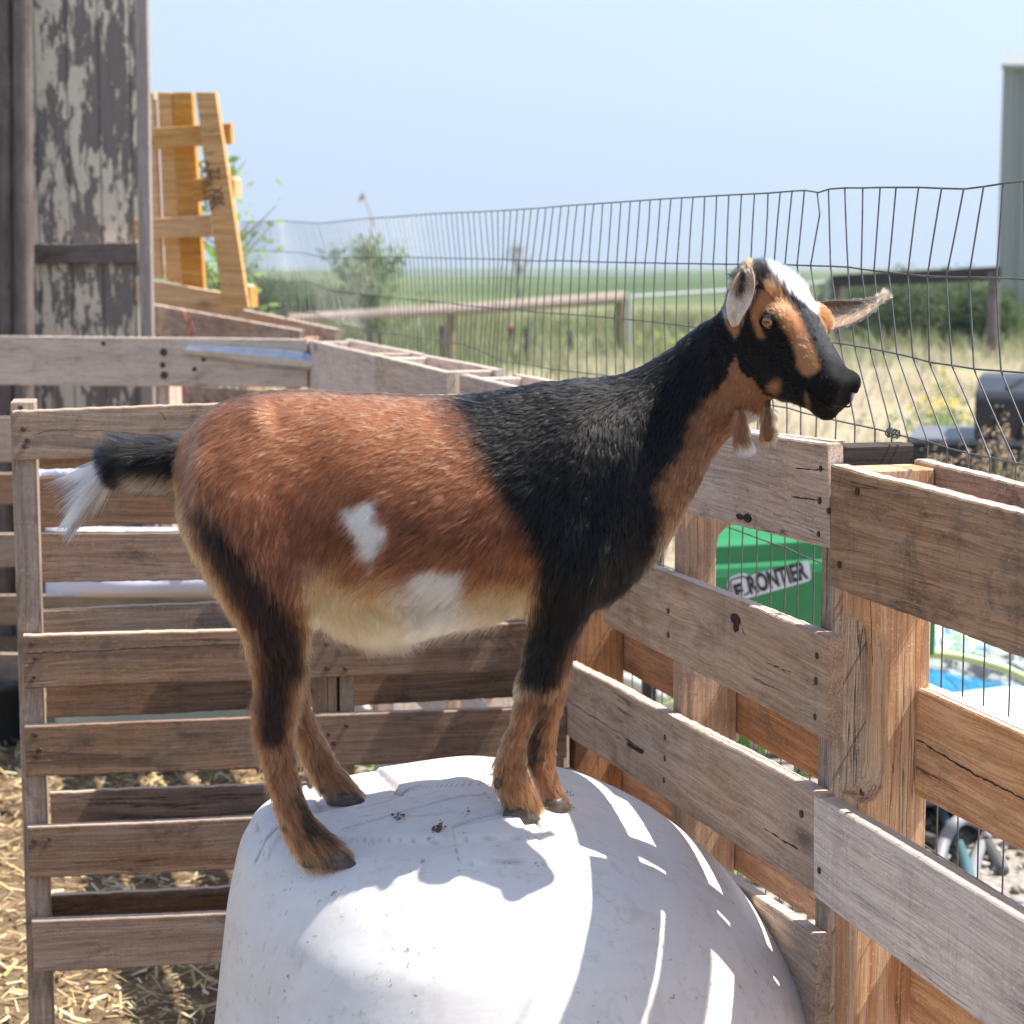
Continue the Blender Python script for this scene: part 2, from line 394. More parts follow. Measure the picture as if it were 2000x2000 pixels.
# ---- pallet to the right of the post
td = tag(empty('wooden_pallet', PR.p(-.45, 0, .05)), 'tan pallet with black stained top slat, standing nearest the camera at the right edge', 'pallet', 'pallets walling the goat pen')
t1 = board(PR.off(-.004), [(1622, 908), (2350, 1090), (2350, 1415), (1622, 1145)], .024, M['right_slat'], td, rough=.002, seg=60)
m = MB(); s_, z_ = PR.sz(1611, 1010)
t2 = board(PR, [(1590, 1551), (2350, 2010), (2350, 2330), (1590, 1752)], .024, M['pale_slat'], td, rough=.0006)
o1 = board(PR, [(1786, 896), (2350, 1040), (2350, 1300), (1786, 1085)], .02, M['right_slat'], td, d0=.112)
o2 = board(PR, [(1768, 1333), (2350, 1590), (2350, 1850), (1762, 1540)], .03, M['orange_slat'], td, d0=.095, rough=.0009)
o3 = board(PR, [(1768, 1780), (2350, 2150), (2350, 2400), (1762, 1985)], .02, M['orange_slat'], td, d0=.095)
sd_, _ = PR.off(.021).sz(1640, 1300)
post = stringer(PR, sd_ - .062, .060, 0, 1.202, .0215, .1105, M['post_wood'], td, [(.80, 1.02, .034)], name='post')
for k in (-.75,): stringer(PR, sd_ + k, .038, 0, 1.2, .0215, .1095, M['post_wood'], td)
for x, y in ((1675, 960), (1619, 998), (1640, 1103)): nail(x, y, PR.off(-.004), t1)
nail(1684, 1547, PR, post, d=.0205)

# ---- pallets of the same row further back, their tops rising above the goat's back
def pallet_row(label, sa_, sb_, ztop, mat, shift=0.0, strs=(0.0, .5, 1.0), outer=True, top_h=.135):
    t = tag(empty('wooden_pallet', PR.p((sa_ + sb_) / 2, 0, .05)), label, 'pallet', 'pallets walling the goat pen')
    pl = PR.off(shift)
    for k, (zt, hh) in enumerate(((ztop, top_h), (ztop - .23, .10), (ztop - .44, .10), (ztop - .66, .10), (ztop - .9, .13))):
        board_sz(pl, [(sb_, zt), (sa_, zt - .004), (sa_, zt - hh), (sb_, zt - hh)], .019, mat, t)
        if outer and k in (0, 2, 4): board_sz(pl.off(.108), [(sb_ - .02, zt), (sa_ + .01, zt), (sa_ + .01, zt - .09), (sb_ - .02, zt - .09)], .017, mat, t)
    for f in strs: stringer(pl, sa_ + .01 + (sb_ - sa_ - .058) * f, .038, 0.0, ztop - .004, .0195, .1075, mat, t)
    return t
def s_at(x, z): 
    # distance along the fence line of the point seen at column x
    return PR.sz(x, 700)[0]
pallet_row('bleached pallet with a rough broken slat end, showing above the dip of the goat\'s back', s_at(884, 1), s_at(742, 1), 1.222, M['pale_slat'], -.012, (.04, .95))
pallet_row('mould speckled pallet beside the silver metal strip, behind the bleached one', s_at(741, 1) + .02, s_at(598, 1), 1.222, M['pale_slat'], 0, (.12, .95))
pallet_row('pallet almost wholly hidden behind the goat\'s black withers, only its pale top edge showing', 1.18, s_at(884, 1) - .02, 1.215, M['pale_slat'], .01, (.2, .93))

# ---- rear pallet straight behind the goat
tb = tag(empty('wooden_pallet', PB.p(-.45, 0, .05)), 'dark brown pallet standing crosswise behind the goat, with its rusty nails at the left end', 'pallet', 'pallets walling the goat pen')
f1 = board(PB, [(24, 803), (1106, 765), (1106, 868), (24, 898)], .02, M['moss_slat'], tb, rough=.0022)
f2 = board(PB, [(45, 1241), (1106, 1216), (1106, 1307), (47, 1345)], .021, M['brown_slat'], tb, rough=.0014)
f3 = board(PB, [(48, 1418), (1106, 1380), (1106, 1480), (51, 1518)], .021, M['brown_slat'], tb, rough=.0014)
f4 = board(PB, [(54, 1616), (1106, 1572), (1106, 1670), (58, 1716)], .021, M['brown_slat'], tb, rough=.0014)
f5 = board(PB, [(62, 1800), (1106, 1756), (1106, 1850), (66, 1900)], .021, M['brown_slat'], tb)
for q, mm in (([(70, 828), (1100, 790), (1100, 880), (70, 917)], 'brown_slat'), ([(76, 932), (1100, 905), (1100, 1005), (76, 1031)], 'brown_slat'), ([(78, 1041), (1100, 1035), (1100, 1120), (80, 1138)], 'brown_slat'),
          ([(84, 1192), (1100, 1150), (1100, 1240), (86, 1285)], 'moss_slat'), ([(90, 1322), (1100, 1290), (1100, 1360), (92, 1403)], 'brown_slat'), ([(98, 1548), (1100, 1512), (1100, 1570), (100, 1610)], 'brown_slat'), ([(100, 1750), (1100, 1700), (1100, 1790), (104, 1845)], 'brown_slat')):
    board(PB, q, .018, M[mm], tb, d0=.108, rough=.0025)
def sB(x, y): return PB.off(.021).sz(x, y)[0]
stringer(PB, sB(26, 1000), .0385, 0, 1.219, .0215, .1075, M['moss_slat'], tb, [(.70, 1.02, .004)])
stringer(PB, sB(617, 1360), .036, 0, 1.16, .0215, .1075, M['moss_slat'], tb)
stringer(PB, sB(664, 1360), .024, 0, 1.15, .0215, .1075, M['moss_slat'], tb)
stringer(PB, sB(1062, 1360), .036, 0, 1.16, .0215, .1075, M['brown_slat'], tb)
for x, y, pr in ((46, 838, f1), (54, 860, f1), (48, 872, f1), (40, 796, f1), (62, 1257, f2), (69, 1286, f2), (67, 1322, f2), (68, 1435, f3), (78, 1464, f3), (72, 1477, f3), (67, 1642, f4), (97, 1638, f4), (639, 1258, f2), (674, 1255, f2), (639, 1305, f2), (675, 1306, f2), (676, 1417, f3), (642, 1433, f3), (653, 1451, f3)):
    nail(x, y, PB, pr, .0042)

# ---- grey pallet row further back on the left
tf = tag(empty('wooden_pallet', PF.p(-.5, 0, .05)), 'pale grey pallet further back at the left, silver strip lying on its wide top slat', 'pallet', 'pallets walling the goat pen')
for q in ([(-620, 650), (600, 662), (600, 757), (-620, 746)], [(-620, 808), (585, 820), (585, 900), (-620, 905)], [(-620, 1040), (585, 1045), (585, 1108), (-620, 1106)], [(-620, 1163), (585, 1163), (585, 1222), (-620, 1222)], [(-620, 1400), (585, 1385), (585, 1475), (-620, 1497)]):
    board(PF, q, .02, M['pale_slat'] if q[0][1] < 700 else M['grey_slat'] if q[0][1] < 1000 else M['moss_slat'], tf)
for q in ([(-620, 925), (585, 925), (585, 985), (-620, 986)], [(-620, 1280), (585, 1275), (585, 1330), (-620, 1336)]):
    board(PF, q, .018, M['moss_slat'], tf, d0=.11)
for x in (-600, -120, 314, 560): stringer(PF, PF.off(.021).sz(x, 1000)[0], .036, 0, 1.2, .0205, .1095, M['grey_slat'], tf)
for x, y in ((320, 688), (318, 713), (321, 733), (202, 671), (398, 702), (380, 721)): nail(x, y, PF, bpy.data.objects[[o.name for o in col.objects if o.parent == tf][0]], .011 if x in (320, 318, 321) else .007)
# bent galvanised strip resting against that pallet
m = MB(); pts = [(366, 683, 4), (372, 684, 10), (420, 688, 14), (480, 694, 17), (560, 702, 20), (600, 706, 19), (622, 708, 11), (628, 706, 5)]
rows = []; g = []
for x, y, hh in pts:
    s_, z_ = PF.sz(x, y); k = 5.7 / FPX
    for_ = [(-.004, hh * k), (-.022, hh * k * .9), (-.034, hh * k * .2), (-.03, -hh * k * .5), (-.012, -hh * k), (-.004, -hh * k * .95)]
    rows.append([PF.p(s_, z_ + b_, d_) for d_, b_ in for_])
m.grid(rows, None, close=True, caps=True)
tag(m.build('metal_strip', M['galv'], None, smooth=False), 'bent silver galvanised strip lying across the pale grey slat at the left', 'metal strip')

# ---- second enclosure corner behind (top edges with red painted end)
tg = tag(empty('wooden_pallet', (P(520, 640, 6.9).x, 6.9, 0)), 'reddish brown pallet in the far left corner under the fresh yellow one', 'pallet', 'pallets walling the goat pen')
PG = Plane((P(585, 650, 6.5).x, 6.5), Vector((P(585, 650, 6.5).x - P(290, 610, 8.1).x, 6.5 - 8.1)))
for q in ([(270, 590), (585, 645), (585, 740), (270, 700)], [(270, 745), (585, 770), (585, 850), (270, 820)], [(270, 860), (585, 880), (585, 980), (270, 940)], [(270, 1000), (585, 1030), (585, 1130), (270, 1090)]):
    board(PG, q, .02, M['right_slat'], tg)
board(PG, [(330, 575), (655, 643), (655, 700), (330, 640)], .02, M['right_slat'], tg, d0=.11)
for x in (583, 470, 330): stringer(PG, PG.off(.02).sz(x, 650)[0] - .04, .038, .0, 1.2, .021, .109, M['post_wood'], tg)

# ------------------------------------------------------------------ welded wire fence outside the pallets
PW = PR.off(.150)
KEY = [ # top, row1, row2, row3 (photo points on the fence plane)
 ((470,433),(470,489),(470,545),(472,600)), ((500,433),(500,490),(502,547),(505,604)), ((545,431),(552,491),(560,550),(566,610)), ((573,433),(590,494),(608,552),(615,612)),
 ((607,435),(628,502),(646,567),(660,634)), ((627,436),(648,504),(665,569),(678,636)), ((700,428),(716,502),(728,576),(732,648)), ((760,424),(776,502),(780,583),(785,655)), ((800,421),(813,503),(818,586),(820,661)),
 ((850,417),(861,504),(865,591),(868,667)), ((900,415),(907,505),(910,597),(905,673)), ((950,413),(958,506),(955,601),(948,690)), ((1000,410),(992,507),(985,604),(980,706)), ((1060,406),(1047,510),(1040,609),(1035,713)),
 ((1100,402),(1088,509),(1082,612),(1080,722)), ((1190,396),(1182,512),(1178,619),(1180,733)), ((1300,388),(1289,514),(1285,630),(1288,752)), ((1420,381),(1415,516),(1420,648),(1425,775)), ((1500,377),(1492,516),(1500,655),(1510,793)),
 ((1524,375),(1512,516),(1530,658),(1537,797)), ((1547,373),(1534,517),(1555,661),(1565,806)), ((1571,372),(1557,518),(1583,664),(1595,813)), ((1596,376),(1583,519),(1608,668),(1633,822)), ((1618,369),(1623,520),(1640,671),(1671,830)),
 ((1650,367),(1656,522),(1669,676),(1709,838)), ((1685,367),(1682,526),(1699,681),(1742,847)), ((1719,366),(1707,529),(1724,686),(1774,855)), ((1750,366),(1735,532),(1752,692),(1812,863)), ((1794,366),(1773,536),(1783,699),(1850,876)),
 ((1839,368),(1811,540),(1815,708),(1892,886)), ((1882,369),(1848,541),(1859,714),(1934,894)), ((1921,364),(1892,542),(1902,721),(1984,905)), ((1959,358),(1946,543),(1955,725),(2034,915)), ((2000,354),(2003,546),(2008,729),(2080,926)), ((2140,335),(2150,548),(2160,740),(2230,960)), ((2300, 310), (2310, 545), (2320, 760), (2400, 1000))]
K = []
for key in KEY:
    sz_ = [PW.sz(*p) for p in key]; K.append([c for p in sz_ for c in p])
K.sort(key=lambda r: r[0]); K = np.array(K)
KT = np.array([PW.sz(*k[0])[0] for k in KEY]); order = np.argsort(KT); 
svals = []
# near part: the keys themselves from x=1500 rightwards are single wires; further left the 2 inch spacing is filled in
near = [k for k in K if k[0] <= PW.sz(1500, 377)[0] + .001]
svals = sorted(k[0] for k in near)
s_ = svals[-1] + .0508
while s_ < PW.sz(470, 433)[0]: svals.append(s_); s_ += .0508
wf = tag(empty('wire_fence', PW.p(1.5, 0)), 'sagging welded wire fence with bent upright wires, running along the outside of the pallets', 'fence')
mw = MB(); mw.fix = False
cols_ = []
for i, s_ in enumerate(svals):
    row = [np.interp(s_, K[:, 0], K[:, c]) for c in range(8)]
    j = .004 * (mnoise.noise(Vector((s_ * 31, 3, 1)))) if s_ > svals[10] else 0
    pts = [(row[0], row[1]), (row[2] + j, row[3]), (row[4] - j, row[5]), (row[6] + j, row[7])]
    a, z = pts[-1]; zz = z - .1016
    while zz > .02:
        a2 = a + .003 * mnoise.noise(Vector((s_ * 9, zz * 7, 5))); pts.append((a2, zz)); zz -= .1016
    cols_.append(pts)
nr = min(len(c) for c in cols_)
for ci, pts in enumerate(cols_):
    pp = []
    for k, (a, z) in enumerate(pts):
        pp.append(PW.p(a, z, .0))
        if k < len(pts) - 1:
            a2, z2 = pts[k + 1]; bow = .0035 * mnoise.noise(Vector((a * 23, k * 3.1, 8)))
            kx = -.016 if (k == 0 and abs(pts[0][0] - PW.sz(1596, 376)[0]) < .01) else 0
            for f in (.3, .7):
                pp.append(PW.p(a + (a2 - a) * f + bow + kx * (1 if f < .5 else .45), z + (z2 - z) * f, bow))
    mw.tube(pp, .00115, 5)
for k in range(nr):
    pp = [PW.p(c[k][0], c[k][1], .0018) for c in cols_]
    mw.tube(pp, .00125, 5)
# twisted joint near the post
s0_, z0_ = PW.sz(1743, 846); pts = []
for i in range(26):
    a = i / 25 * 4.5 * 2 * math.pi; pts.append(PW.p(s0_ + .012 - i / 25 * .024, z0_ + .006 * math.cos(a), .006 * math.sin(a)))
mw.tube(pts, .0012, 5); s1_, z1_ = PW.sz(1766, 826)
mw.tube([PW.p(s0_, z0_), PW.p((s0_ + s1_) / 2, (z0_ + z1_) / 2 - .004, -.012), PW.p(s1_, z1_, -.02)], .0013, 5)
mw.build('wire_mesh', M['wire'], wf)

# splits along the grain that the photograph shows on the near planks
def crack(plane, pts, wd, parent, d=0.0):
    pl = plane.off(d) if d else plane; P3 = []; W3 = []
    for (x0, y0), (x1, y1) in zip(pts[:-1], pts[1:]):
        k = max(2, int(math.hypot(x1 - x0, y1 - y0) / 6))
        for i in range(k):
            f = i / k; s_, z_ = pl.sz(x0 + (x1 - x0) * f, y0 + (y1 - y0) * f); P3.append(pl.p(s_, z_ + random.gauss(0, .0006), wd * .35)); W3.append(wd * random.uniform(.6, 1.25))
    s_, z_ = pl.sz(*pts[-1]); P3.append(pl.p(s_, z_, wd * .35)); W3.append(wd * .2); W3[0] *= .2
    m = MB(); m.tube(P3, W3, 6); return m.build('crack', M['hole'], parent)
outer_b = [o for o in col.objects if o.parent == tb and o.name.startswith('slat')][6]
for pts, wd, pr in (([(1105, 1365), (1150, 1395), (1190, 1420), (1225, 1441)], .0008, s3), ([(1215, 1440), (1240, 1455), (1265, 1472)], .0022, s3), ([(1265, 1472), (1300, 1500), (1322, 1508)], .0006, s3), ([(1320, 1509), (1350, 1512), (1383, 1522), (1395, 1545), (1420, 1575), (1455, 1592), (1500, 1622), (1560, 1660)], .0014, s3),
        ([(1555, 1275), (1600, 1283), (1614, 1285)], .0009, s2), ([(1490, 1290), (1560, 1320), (1600, 1340), (1612, 1338)], .0014, s2), ([(1545, 1375), (1590, 1400), (1610, 1407)], .0011, s2), ([(1447, 1222), (1452, 1235), (1458, 1248)], .0011, s2), ([(1552, 915), (1602, 918), (1615, 914)], .0009, s1), ([(1545, 970), (1600, 977), (1608, 983)], .0011, s1)):
    crack(PR, pts, wd, pr)
crack(PB, [(47, 1277), (100, 1273), (200, 1270), (350, 1262), (480, 1258)], .0012, f2)
crack(PB, [(312, 803), (318, 812), (325, 822)], .0010, f1); crack(PB, [(60, 850), (110, 838), (200, 842), (300, 850)], .0007, f1)
crack(PB, [(52, 1467), (120, 1470), (240, 1476)], .0008, f3); crack(PB, [(52, 1490), (140, 1484), (300, 1480)], .0006, f3)
crack(PR, [(1768, 1437), (1800, 1450), (1850, 1480), (1900, 1510), (2010, 1565)], .0013, o2, d=.095)
crack(PR, [(1700, 1160), (1702, 1250), (1704, 1300)], .0005, post, d=.0215)

# ------------------------------------------------------------------ ground
def terr(y):
    return 0.0 if y < 45 else -.0042 * (y - 45)
b = NB('pasture'); p = b.pos(); s = b.sep(p)
n1 = b.noise(b.map(p, (.12, .05, .1)), 1, 5, .6, .3); n2 = b.noise(p, 1.8, 5, .7); n3 = b.noise(p, 24, 3, .7)
green = b.mix(n2, (.10, .14, .05), (.19, .22, .09)); tan = b.mix(n3, (.48, .39, .28), (.34, .28, .19))
# dry strip near the yard, green meadow beyond, pale track, then valley fields
near = b.math('ADD', s[1], b.math('MULTIPLY', b.math('SUBTRACT', n1, .5), 14)); near = b.math('ADD', near, b.math('MULTIPLY', b.math('SUBTRACT', n2, .5), 6))
f1_ = b.ramp(b.math('DIVIDE', near, 100), [(.0, 1), (.25, .85), (.30, .15), (.40, .05), (.43, .9), (.50, .9), (.54, .1)])
c = b.mix(f1_, green, tan)
far = b.noise(b.map(p, (.0035, .0012, 1)), 1, 6, .65, .4); fields = b.ramp(far, [(.3, (.06, .10, .04)), (.42, (.13, .17, .07)), (.48, (.27, .26, .16)), (.53, (.06, .10, .04)), (.60, (.16, .19, .09)), (.72, (.07, .10, .05))])
fm = b.ramp(b.math('DIVIDE', s[1], 400), [(.12, 0), (.25, 1)]); c = b.mix(fm, c, fields)
grv = b.voro(p, 46, 'F1', 'Color'); gcol = b.mix(b.voro(p, 46), (.46, .43, .39), (.20, .18, .155)); gcol = b.mix(b.noise(p, 3, 3), gcol, (.34, .29, .23))
gm = b.ramp(b.math('DIVIDE', b.math('ADD', s[1], b.math('MULTIPLY', n2, 2)), 40), [(.22, 1), (.30, 0)])
c = b.mix(gm, c, gcol)
M['ground'] = b.bsdf(c, .95, b.bump(b.math('ADD', n3, b.voro(p, 46)), .6, .012), Specular_IOR_Level=.1)
ys = [-6, -2, 0, 2, 4, 6, 8, 11, 15, 20, 28, 36, 45, 60, 90, 140, 250, 500, 1000, 2000, 4000, 9000, 16000]
m = MB(); rows = []
for y in ys:
    wd = max(14, abs(y) * 1.4 + 10)
    rows.append([Vector((x * wd, y, terr(y) + (0.0 if y < 45 else .0))) for x in np.linspace(-1, 1, 13)])
m.grid(rows); m.fix = False
g_ = m.build('ground', M['ground']); tag(g_, kind='structure')

# pen floor: dark soil with straw, a sheet just above the ground
b = NB('pen_soil'); p = b.pos(); n1 = b.noise(p, 5, 5, .65); n2 = b.noise(p, 70, 4, .7)
c = b.ramp(b.math('ADD', b.math('MULTIPLY', n1, .5), b.math('MULTIPLY', n2, .5)), [(.35, (.09, .06, .038)), (.5, (.19, .13, .075)), (.65, (.36, .25, .13))])
M['soil'] = b.bsdf(c, .95, b.bump(b.math('ADD', n1, n2), .8, .01), Specular_IOR_Level=.1)
m = MB(); rows = []
def fx(y):      # right-hand limit of the pen = the pallet fence line
    k = (y - PR.o.y) / PR.u.y; return PR.o.x + PR.u.x * k + .1
for y in np.linspace(-1, 9.5, 40): rows.append([Vector((x, y, .004 + .012 * mnoise.noise(Vector((x * 2, y * 2, 0))) + .006)) for x in np.linspace(-5, fx(y), 40)])
m.grid(rows); m.fix = False
tag(m.build('pen_floor', M['soil']), kind='structure')

# hazy lake strip in the valley
b = NB('water'); M['water'] = b.bsdf((.25, .33, .38), .12, b.bump(b.noise(b.pos(), .3, 3), .1, .1))
z_ = terr(330) + .05
m = MB(); m.grid([[Vector((-14, 300, terr(300) + .08)), Vector((-2, 296, terr(296) + .08)), Vector((24, 305, terr(305) + .08))], [Vector((-30, 350, terr(350) + .08)), Vector((0, 372, terr(372) + .08)), Vector((22, 352, terr(352) + .08))]])
m.fix = False
tag(m.build('water', M['water']), kind='structure')

# mountains on the other side of the valley
b = NB('mountain'); M['mount'] = b.bsdf(b.ramp(b.noise(b.map(b.pos(), (.0006, .0006, .0012)), 1, 5), [(.35, (.10, .12, .09)), (.65, (.22, .20, .16))]), .95)
m = MB(); rows = []
for j in range(9):
    f = j / 8; rows.append([Vector((x, 13400 + 2600 * f, -75 + f * (330 + 120 * mnoise.noise(Vector((x / 2600, 0, 2))) + 70 * mnoise.noise(Vector((x / 700, f * 2, 4)))))) for x in np.linspace(-9000, 9000, 90)])
m.grid(rows); m.fix = False
tag(m.build('hills', M['mount'], smooth=True), kind='structure')

# ------------------------------------------------------------------ small scattered stuff
def scatter_mesh(name, mat, items, colr=None, kind='stuff', parent=None, smooth=False):
    """items: (V,3) arrays and face templates already combined"""
    V, F = items
    me = bpy.data.meshes.new(name); nv = len(V); nf = len(F); k = F.shape[1]
    me.vertices.add(nv); me.vertices.foreach_set('co', V.astype(np.float32).ravel())
    me.loops.add(nf * k); me.loops.foreach_set('vertex_index', F.astype(np.int32).ravel())
    me.polygons.add(nf); me.polygons.foreach_set('loop_start', np.arange(0, nf * k, k, dtype=np.int32))
    if smooth: me.polygons.foreach_set('use_smooth', [True] * nf)
    if colr is not None:
        a = me.color_attributes.new('col', 'FLOAT_COLOR', 'POINT'); c = np.ones((nv, 4), np.float32); c[:, :3] = colr; a.data.foreach_set('color', c.ravel())
    me.materials.append(mat); me.update(calc_edges=True); me.validate()
    o = bpy.data.objects.new(name, me); col.objects.link(o)
    if kind: o['kind'] = kind
    if parent: o.parent = parent; o.matrix_parent_inverse = Matrix.Translation(parent.location).inverted()
    return o
def rotm(ax, an):
    """batch rotation matrices"""
    ax = ax / np.linalg.norm(ax, axis=1, keepdims=True); c = np.cos(an)[:, None, None]; s = np.sin(an)[:, None, None]
    Kx = np.zeros((len(an), 3, 3)); Kx[:, 0, 1] = -ax[:, 2]; Kx[:, 0, 2] = ax[:, 1]; Kx[:, 1, 0] = ax[:, 2]; Kx[:, 1, 2] = -ax[:, 0]; Kx[:, 2, 0] = -ax[:, 1]; Kx[:, 2, 1] = ax[:, 0]
    return np.eye(3) * c + s * Kx + (1 - c) * ax[:, :, None] * ax[:, None, :]
def leaves(cent, size, nrm_up=.4, asp=.45, rng=RNG):
    """one folded leaf-shaped quad per centre"""
    n = len(cent); size = np.broadcast_to(size, (n,))[:, None]
    d = rng.normal(size=(n, 3)); d[:, 2] = d[:, 2] * .6 - .15; d /= np.linalg.norm(d, axis=1, keepdims=True)
    r = rng.normal(size=(n, 3)); r[:, 2] += nrm_up * 2; sd = np.cross(d, r); sd /= np.linalg.norm(sd, axis=1, keepdims=True)
    V = np.stack([cent, cent + d * size * .5 + sd * size * asp * .5, cent + d * size, cent + d * size * .5 - sd * size * asp * .5], 1).reshape(-1, 3)
    F = np.arange(4 * n).reshape(n, 4); return V, F
b = NB('leaf'); cc = b.attr('col', 'Color'); M['leaf'] = None
df = b.n('ShaderNodeBsdfPrincipled'); b.l(cc, df.inputs['Base Color']); b.set(df.inputs['Roughness'], .55); b.set(df.inputs['Specular IOR Level'], .3)
tl = b.n('ShaderNodeBsdfTranslucent'); hs = b.n('ShaderNodeHueSaturation'); b.l(cc, hs.inputs['Color']); b.set(hs.inputs['Value'], 1.5); b.l(hs.outputs[0], tl.inputs[0])
ms = b.n('ShaderNodeMixShader'); ms.inputs[0].default_value = .35; b.l(df.outputs[0], ms.inputs[1]); b.l(tl.outputs[0], ms.inputs[2]); b.l(ms.outputs[0], b.out.inputs[0]); M['leaf'] = b.m
b = NB('bark'); M['bark'] = b.bsdf(b.ramp(b.noise(b.map(b.pos(), (30, 30, 8)), 1, 4), [(.3, (.07, .05, .035)), (.7, (.2, .15, .11))]), .9)
b = NB('coloured_matt'); M['col'] = b.bsdf(b.attr('col', 'Color'), .85, Specular_IOR_Level=.2)

def blades(x, y, z, h, wd, lean, colr, name, label=None):
    n = len(x); an = RNG.uniform(0, 2 * np.pi, n); dx, dy = np.cos(an), np.sin(an); ln = RNG.normal(0, lean, (n, 2))
    base = np.stack([x, y, z], 1); side = np.stack([dx, dy, 0 * dx], 1) * wd[:, None] * .5
    mid = base + np.stack([ln[:, 0] * h * .35, ln[:, 1] * h * .35, h * .55], 1); tip = base + np.stack([ln[:, 0] * h, ln[:, 1] * h, h], 1)
    V = np.stack([base - side, base + side, mid + side * .7, mid - side * .7, tip + side * .12, tip - side * .12], 1).reshape(-1, 3)
    i = np.arange(n)[:, None] * 6; F = np.concatenate([i + np.array([[0, 1, 2, 3]]), i + np.array([[3, 2, 4, 5]])], 0)
    o = scatter_mesh(name, M['leaf'], (V, F), np.repeat(colr, 6, 0)); 
    if label: o['label'] = label
    return o
# meadow grass: visible wedge from behind the wire fence out to the rail fence
n = 84000; y = 9 + 40 * RNG.random(n) ** 1.5; x = (RNG.random(n) * 2 - 1) * (y * .36 + 1.5)
cl = np.array([mnoise.noise(Vector((a * .5, c_ * .18, 0))) for a, c_ in zip(x, y)]); fine_ = np.array([mnoise.noise(Vector((a * 2.2, c_ * 1.0, 7))) for a, c_ in zip(x, y)])
dry = np.clip((29 - y + np.clip((x / y - .08) * 30, -2, 4)) / 5 + cl * 2.0 + fine_ * .6, 0, 1); keep = (fine_ + cl > -.25) & (RNG.random(n) < np.where(dry > .5, .55, 1))
x, y, dry, cl = x[keep], y[keep], dry[keep], cl[keep]; n = len(x)
g1 = np.array([.17, .21, .09]); g2 = np.array([.30, .31, .16]); g3 = np.array([.62, .52, .38]); t_ = RNG.random((n, 1))
c_ = (g1 * (1 - t_) + g2 * t_) * (1 - dry[:, None] * .75) + g3 * dry[:, None] * .75
rd = RNG.random(n) < .05; c_[rd] = (.30, .17, .13)
gr = blades(x, y, np.array([terr(v) for v in y]), RNG.uniform(.12, .42, n) * (1 - .45 * dry), .006 + y * .0007, .35, c_, 'grass', 'green and dry meadow grass beyond the wire fence')

# pebbles outside the fence
n = 9000; y = RNG.uniform(2.5, 9.5, n); x = np.array([fx(v) for v in y]) + .12 + RNG.random(n) ** 1.3 * 2.6
ico = np.array([(1, 0, 0), (-1, 0, 0), (0, 1, 0), (0, -1, 0), (0, 0, 1), (0, 0, -1)], float); fi = np.array([(0, 2, 4), (2, 1, 4), (1, 3, 4), (3, 0, 4), (2, 0, 5), (1, 2, 5), (3, 1, 5), (0, 3, 5)])
sz_ = RNG.uniform(.006, .02, (n, 1, 1)) * np.stack([RNG.uniform(.7, 1.4, n), RNG.uniform(.7, 1.4, n), RNG.uniform(.4, .8, n)], 1)[:, None, :]
Rm = rotm(RNG.normal(size=(n, 3)) * [.3, .3, 1] + [0, 0, .01], RNG.uniform(0, 6, n))
V = (np.einsum('nij,vj->nvi', Rm, ico) * sz_ + np.stack([x, y, np.full(n, .006)], 1)[:, None, :]).reshape(-1, 3)
F = (fi[None] + (np.arange(n) * 6)[:, None, None]).reshape(-1, 3)
cp = RNG.choice(len([0, 1, 2, 3]), n); pal = np.array([(.42, .39, .36), (.27, .24, .21), (.55, .51, .46), (.33, .25, .19)])[cp] * RNG.uniform(.8, 1.2, (n, 1))
tag(scatter_mesh('gravel', M['col'], (V, F), np.repeat(pal, 6, 0), smooth=True), 'mixed grey gravel on the ground outside the pallets')

# straw and chips inside the pen
n = 32000; y = RNG.uniform(1.6, 7, n); x = RNG.uniform(-2.6, .9, n); k = (x < np.array([fx(v) for v in y]) - .05); x, y = x[k], y[k]; n = len(x)
L = RNG.uniform(.008, .035, n); an = RNG.uniform(0, 2 * np.pi, n); tz = RNG.normal(0, .25, n)
d = np.stack([np.cos(an) * np.cos(tz), np.sin(an) * np.cos(tz), np.sin(tz)], 1) * L[:, None]; s_ = np.stack([-np.sin(an), np.cos(an), RNG.normal(0, .3, n)], 1) * RNG.uniform(.0008, .0035, (n, 1))
c0 = np.stack([x, y, RNG.uniform(.014, .03, n)], 1)
V = np.stack([c0 - d - s_, c0 - d + s_, c0 + d + s_, c0 + d - s_], 1).reshape(-1, 3)
pal = np.array([(.62, .45, .22), (.50, .35, .17), (.30, .20, .11), (.72, .60, .38)])[RNG.integers(0, 4, n)] * RNG.uniform(.8, 1.15, (n, 1))
tag(scatter_mesh('straw', M['col'], (V, np.arange(4 * n).reshape(n, 4)), np.repeat(pal, 4, 0)), 'loose straw and wood chips on the pen floor')

# hazy valley air: one closed even volume round the whole scene, sky outside
b = NB('haze_air'); pv = b.n('ShaderNodeVolumePrincipled'); pv.inputs['Color'].default_value = (.56, .64, .79, 1); pv.inputs['Density'].default_value = 5.0e-4; pv.inputs['Anisotropy'].default_value = .2
b.l(pv.outputs[0], b.out.inputs['Volume'])
m = MB(); m.box((0, 8500, 195), (1, 0, 0), (0, 1, 0), (0, 0, 1), 9800, 8550, 285); tag(m.build('haze', b.m), kind='stuff')

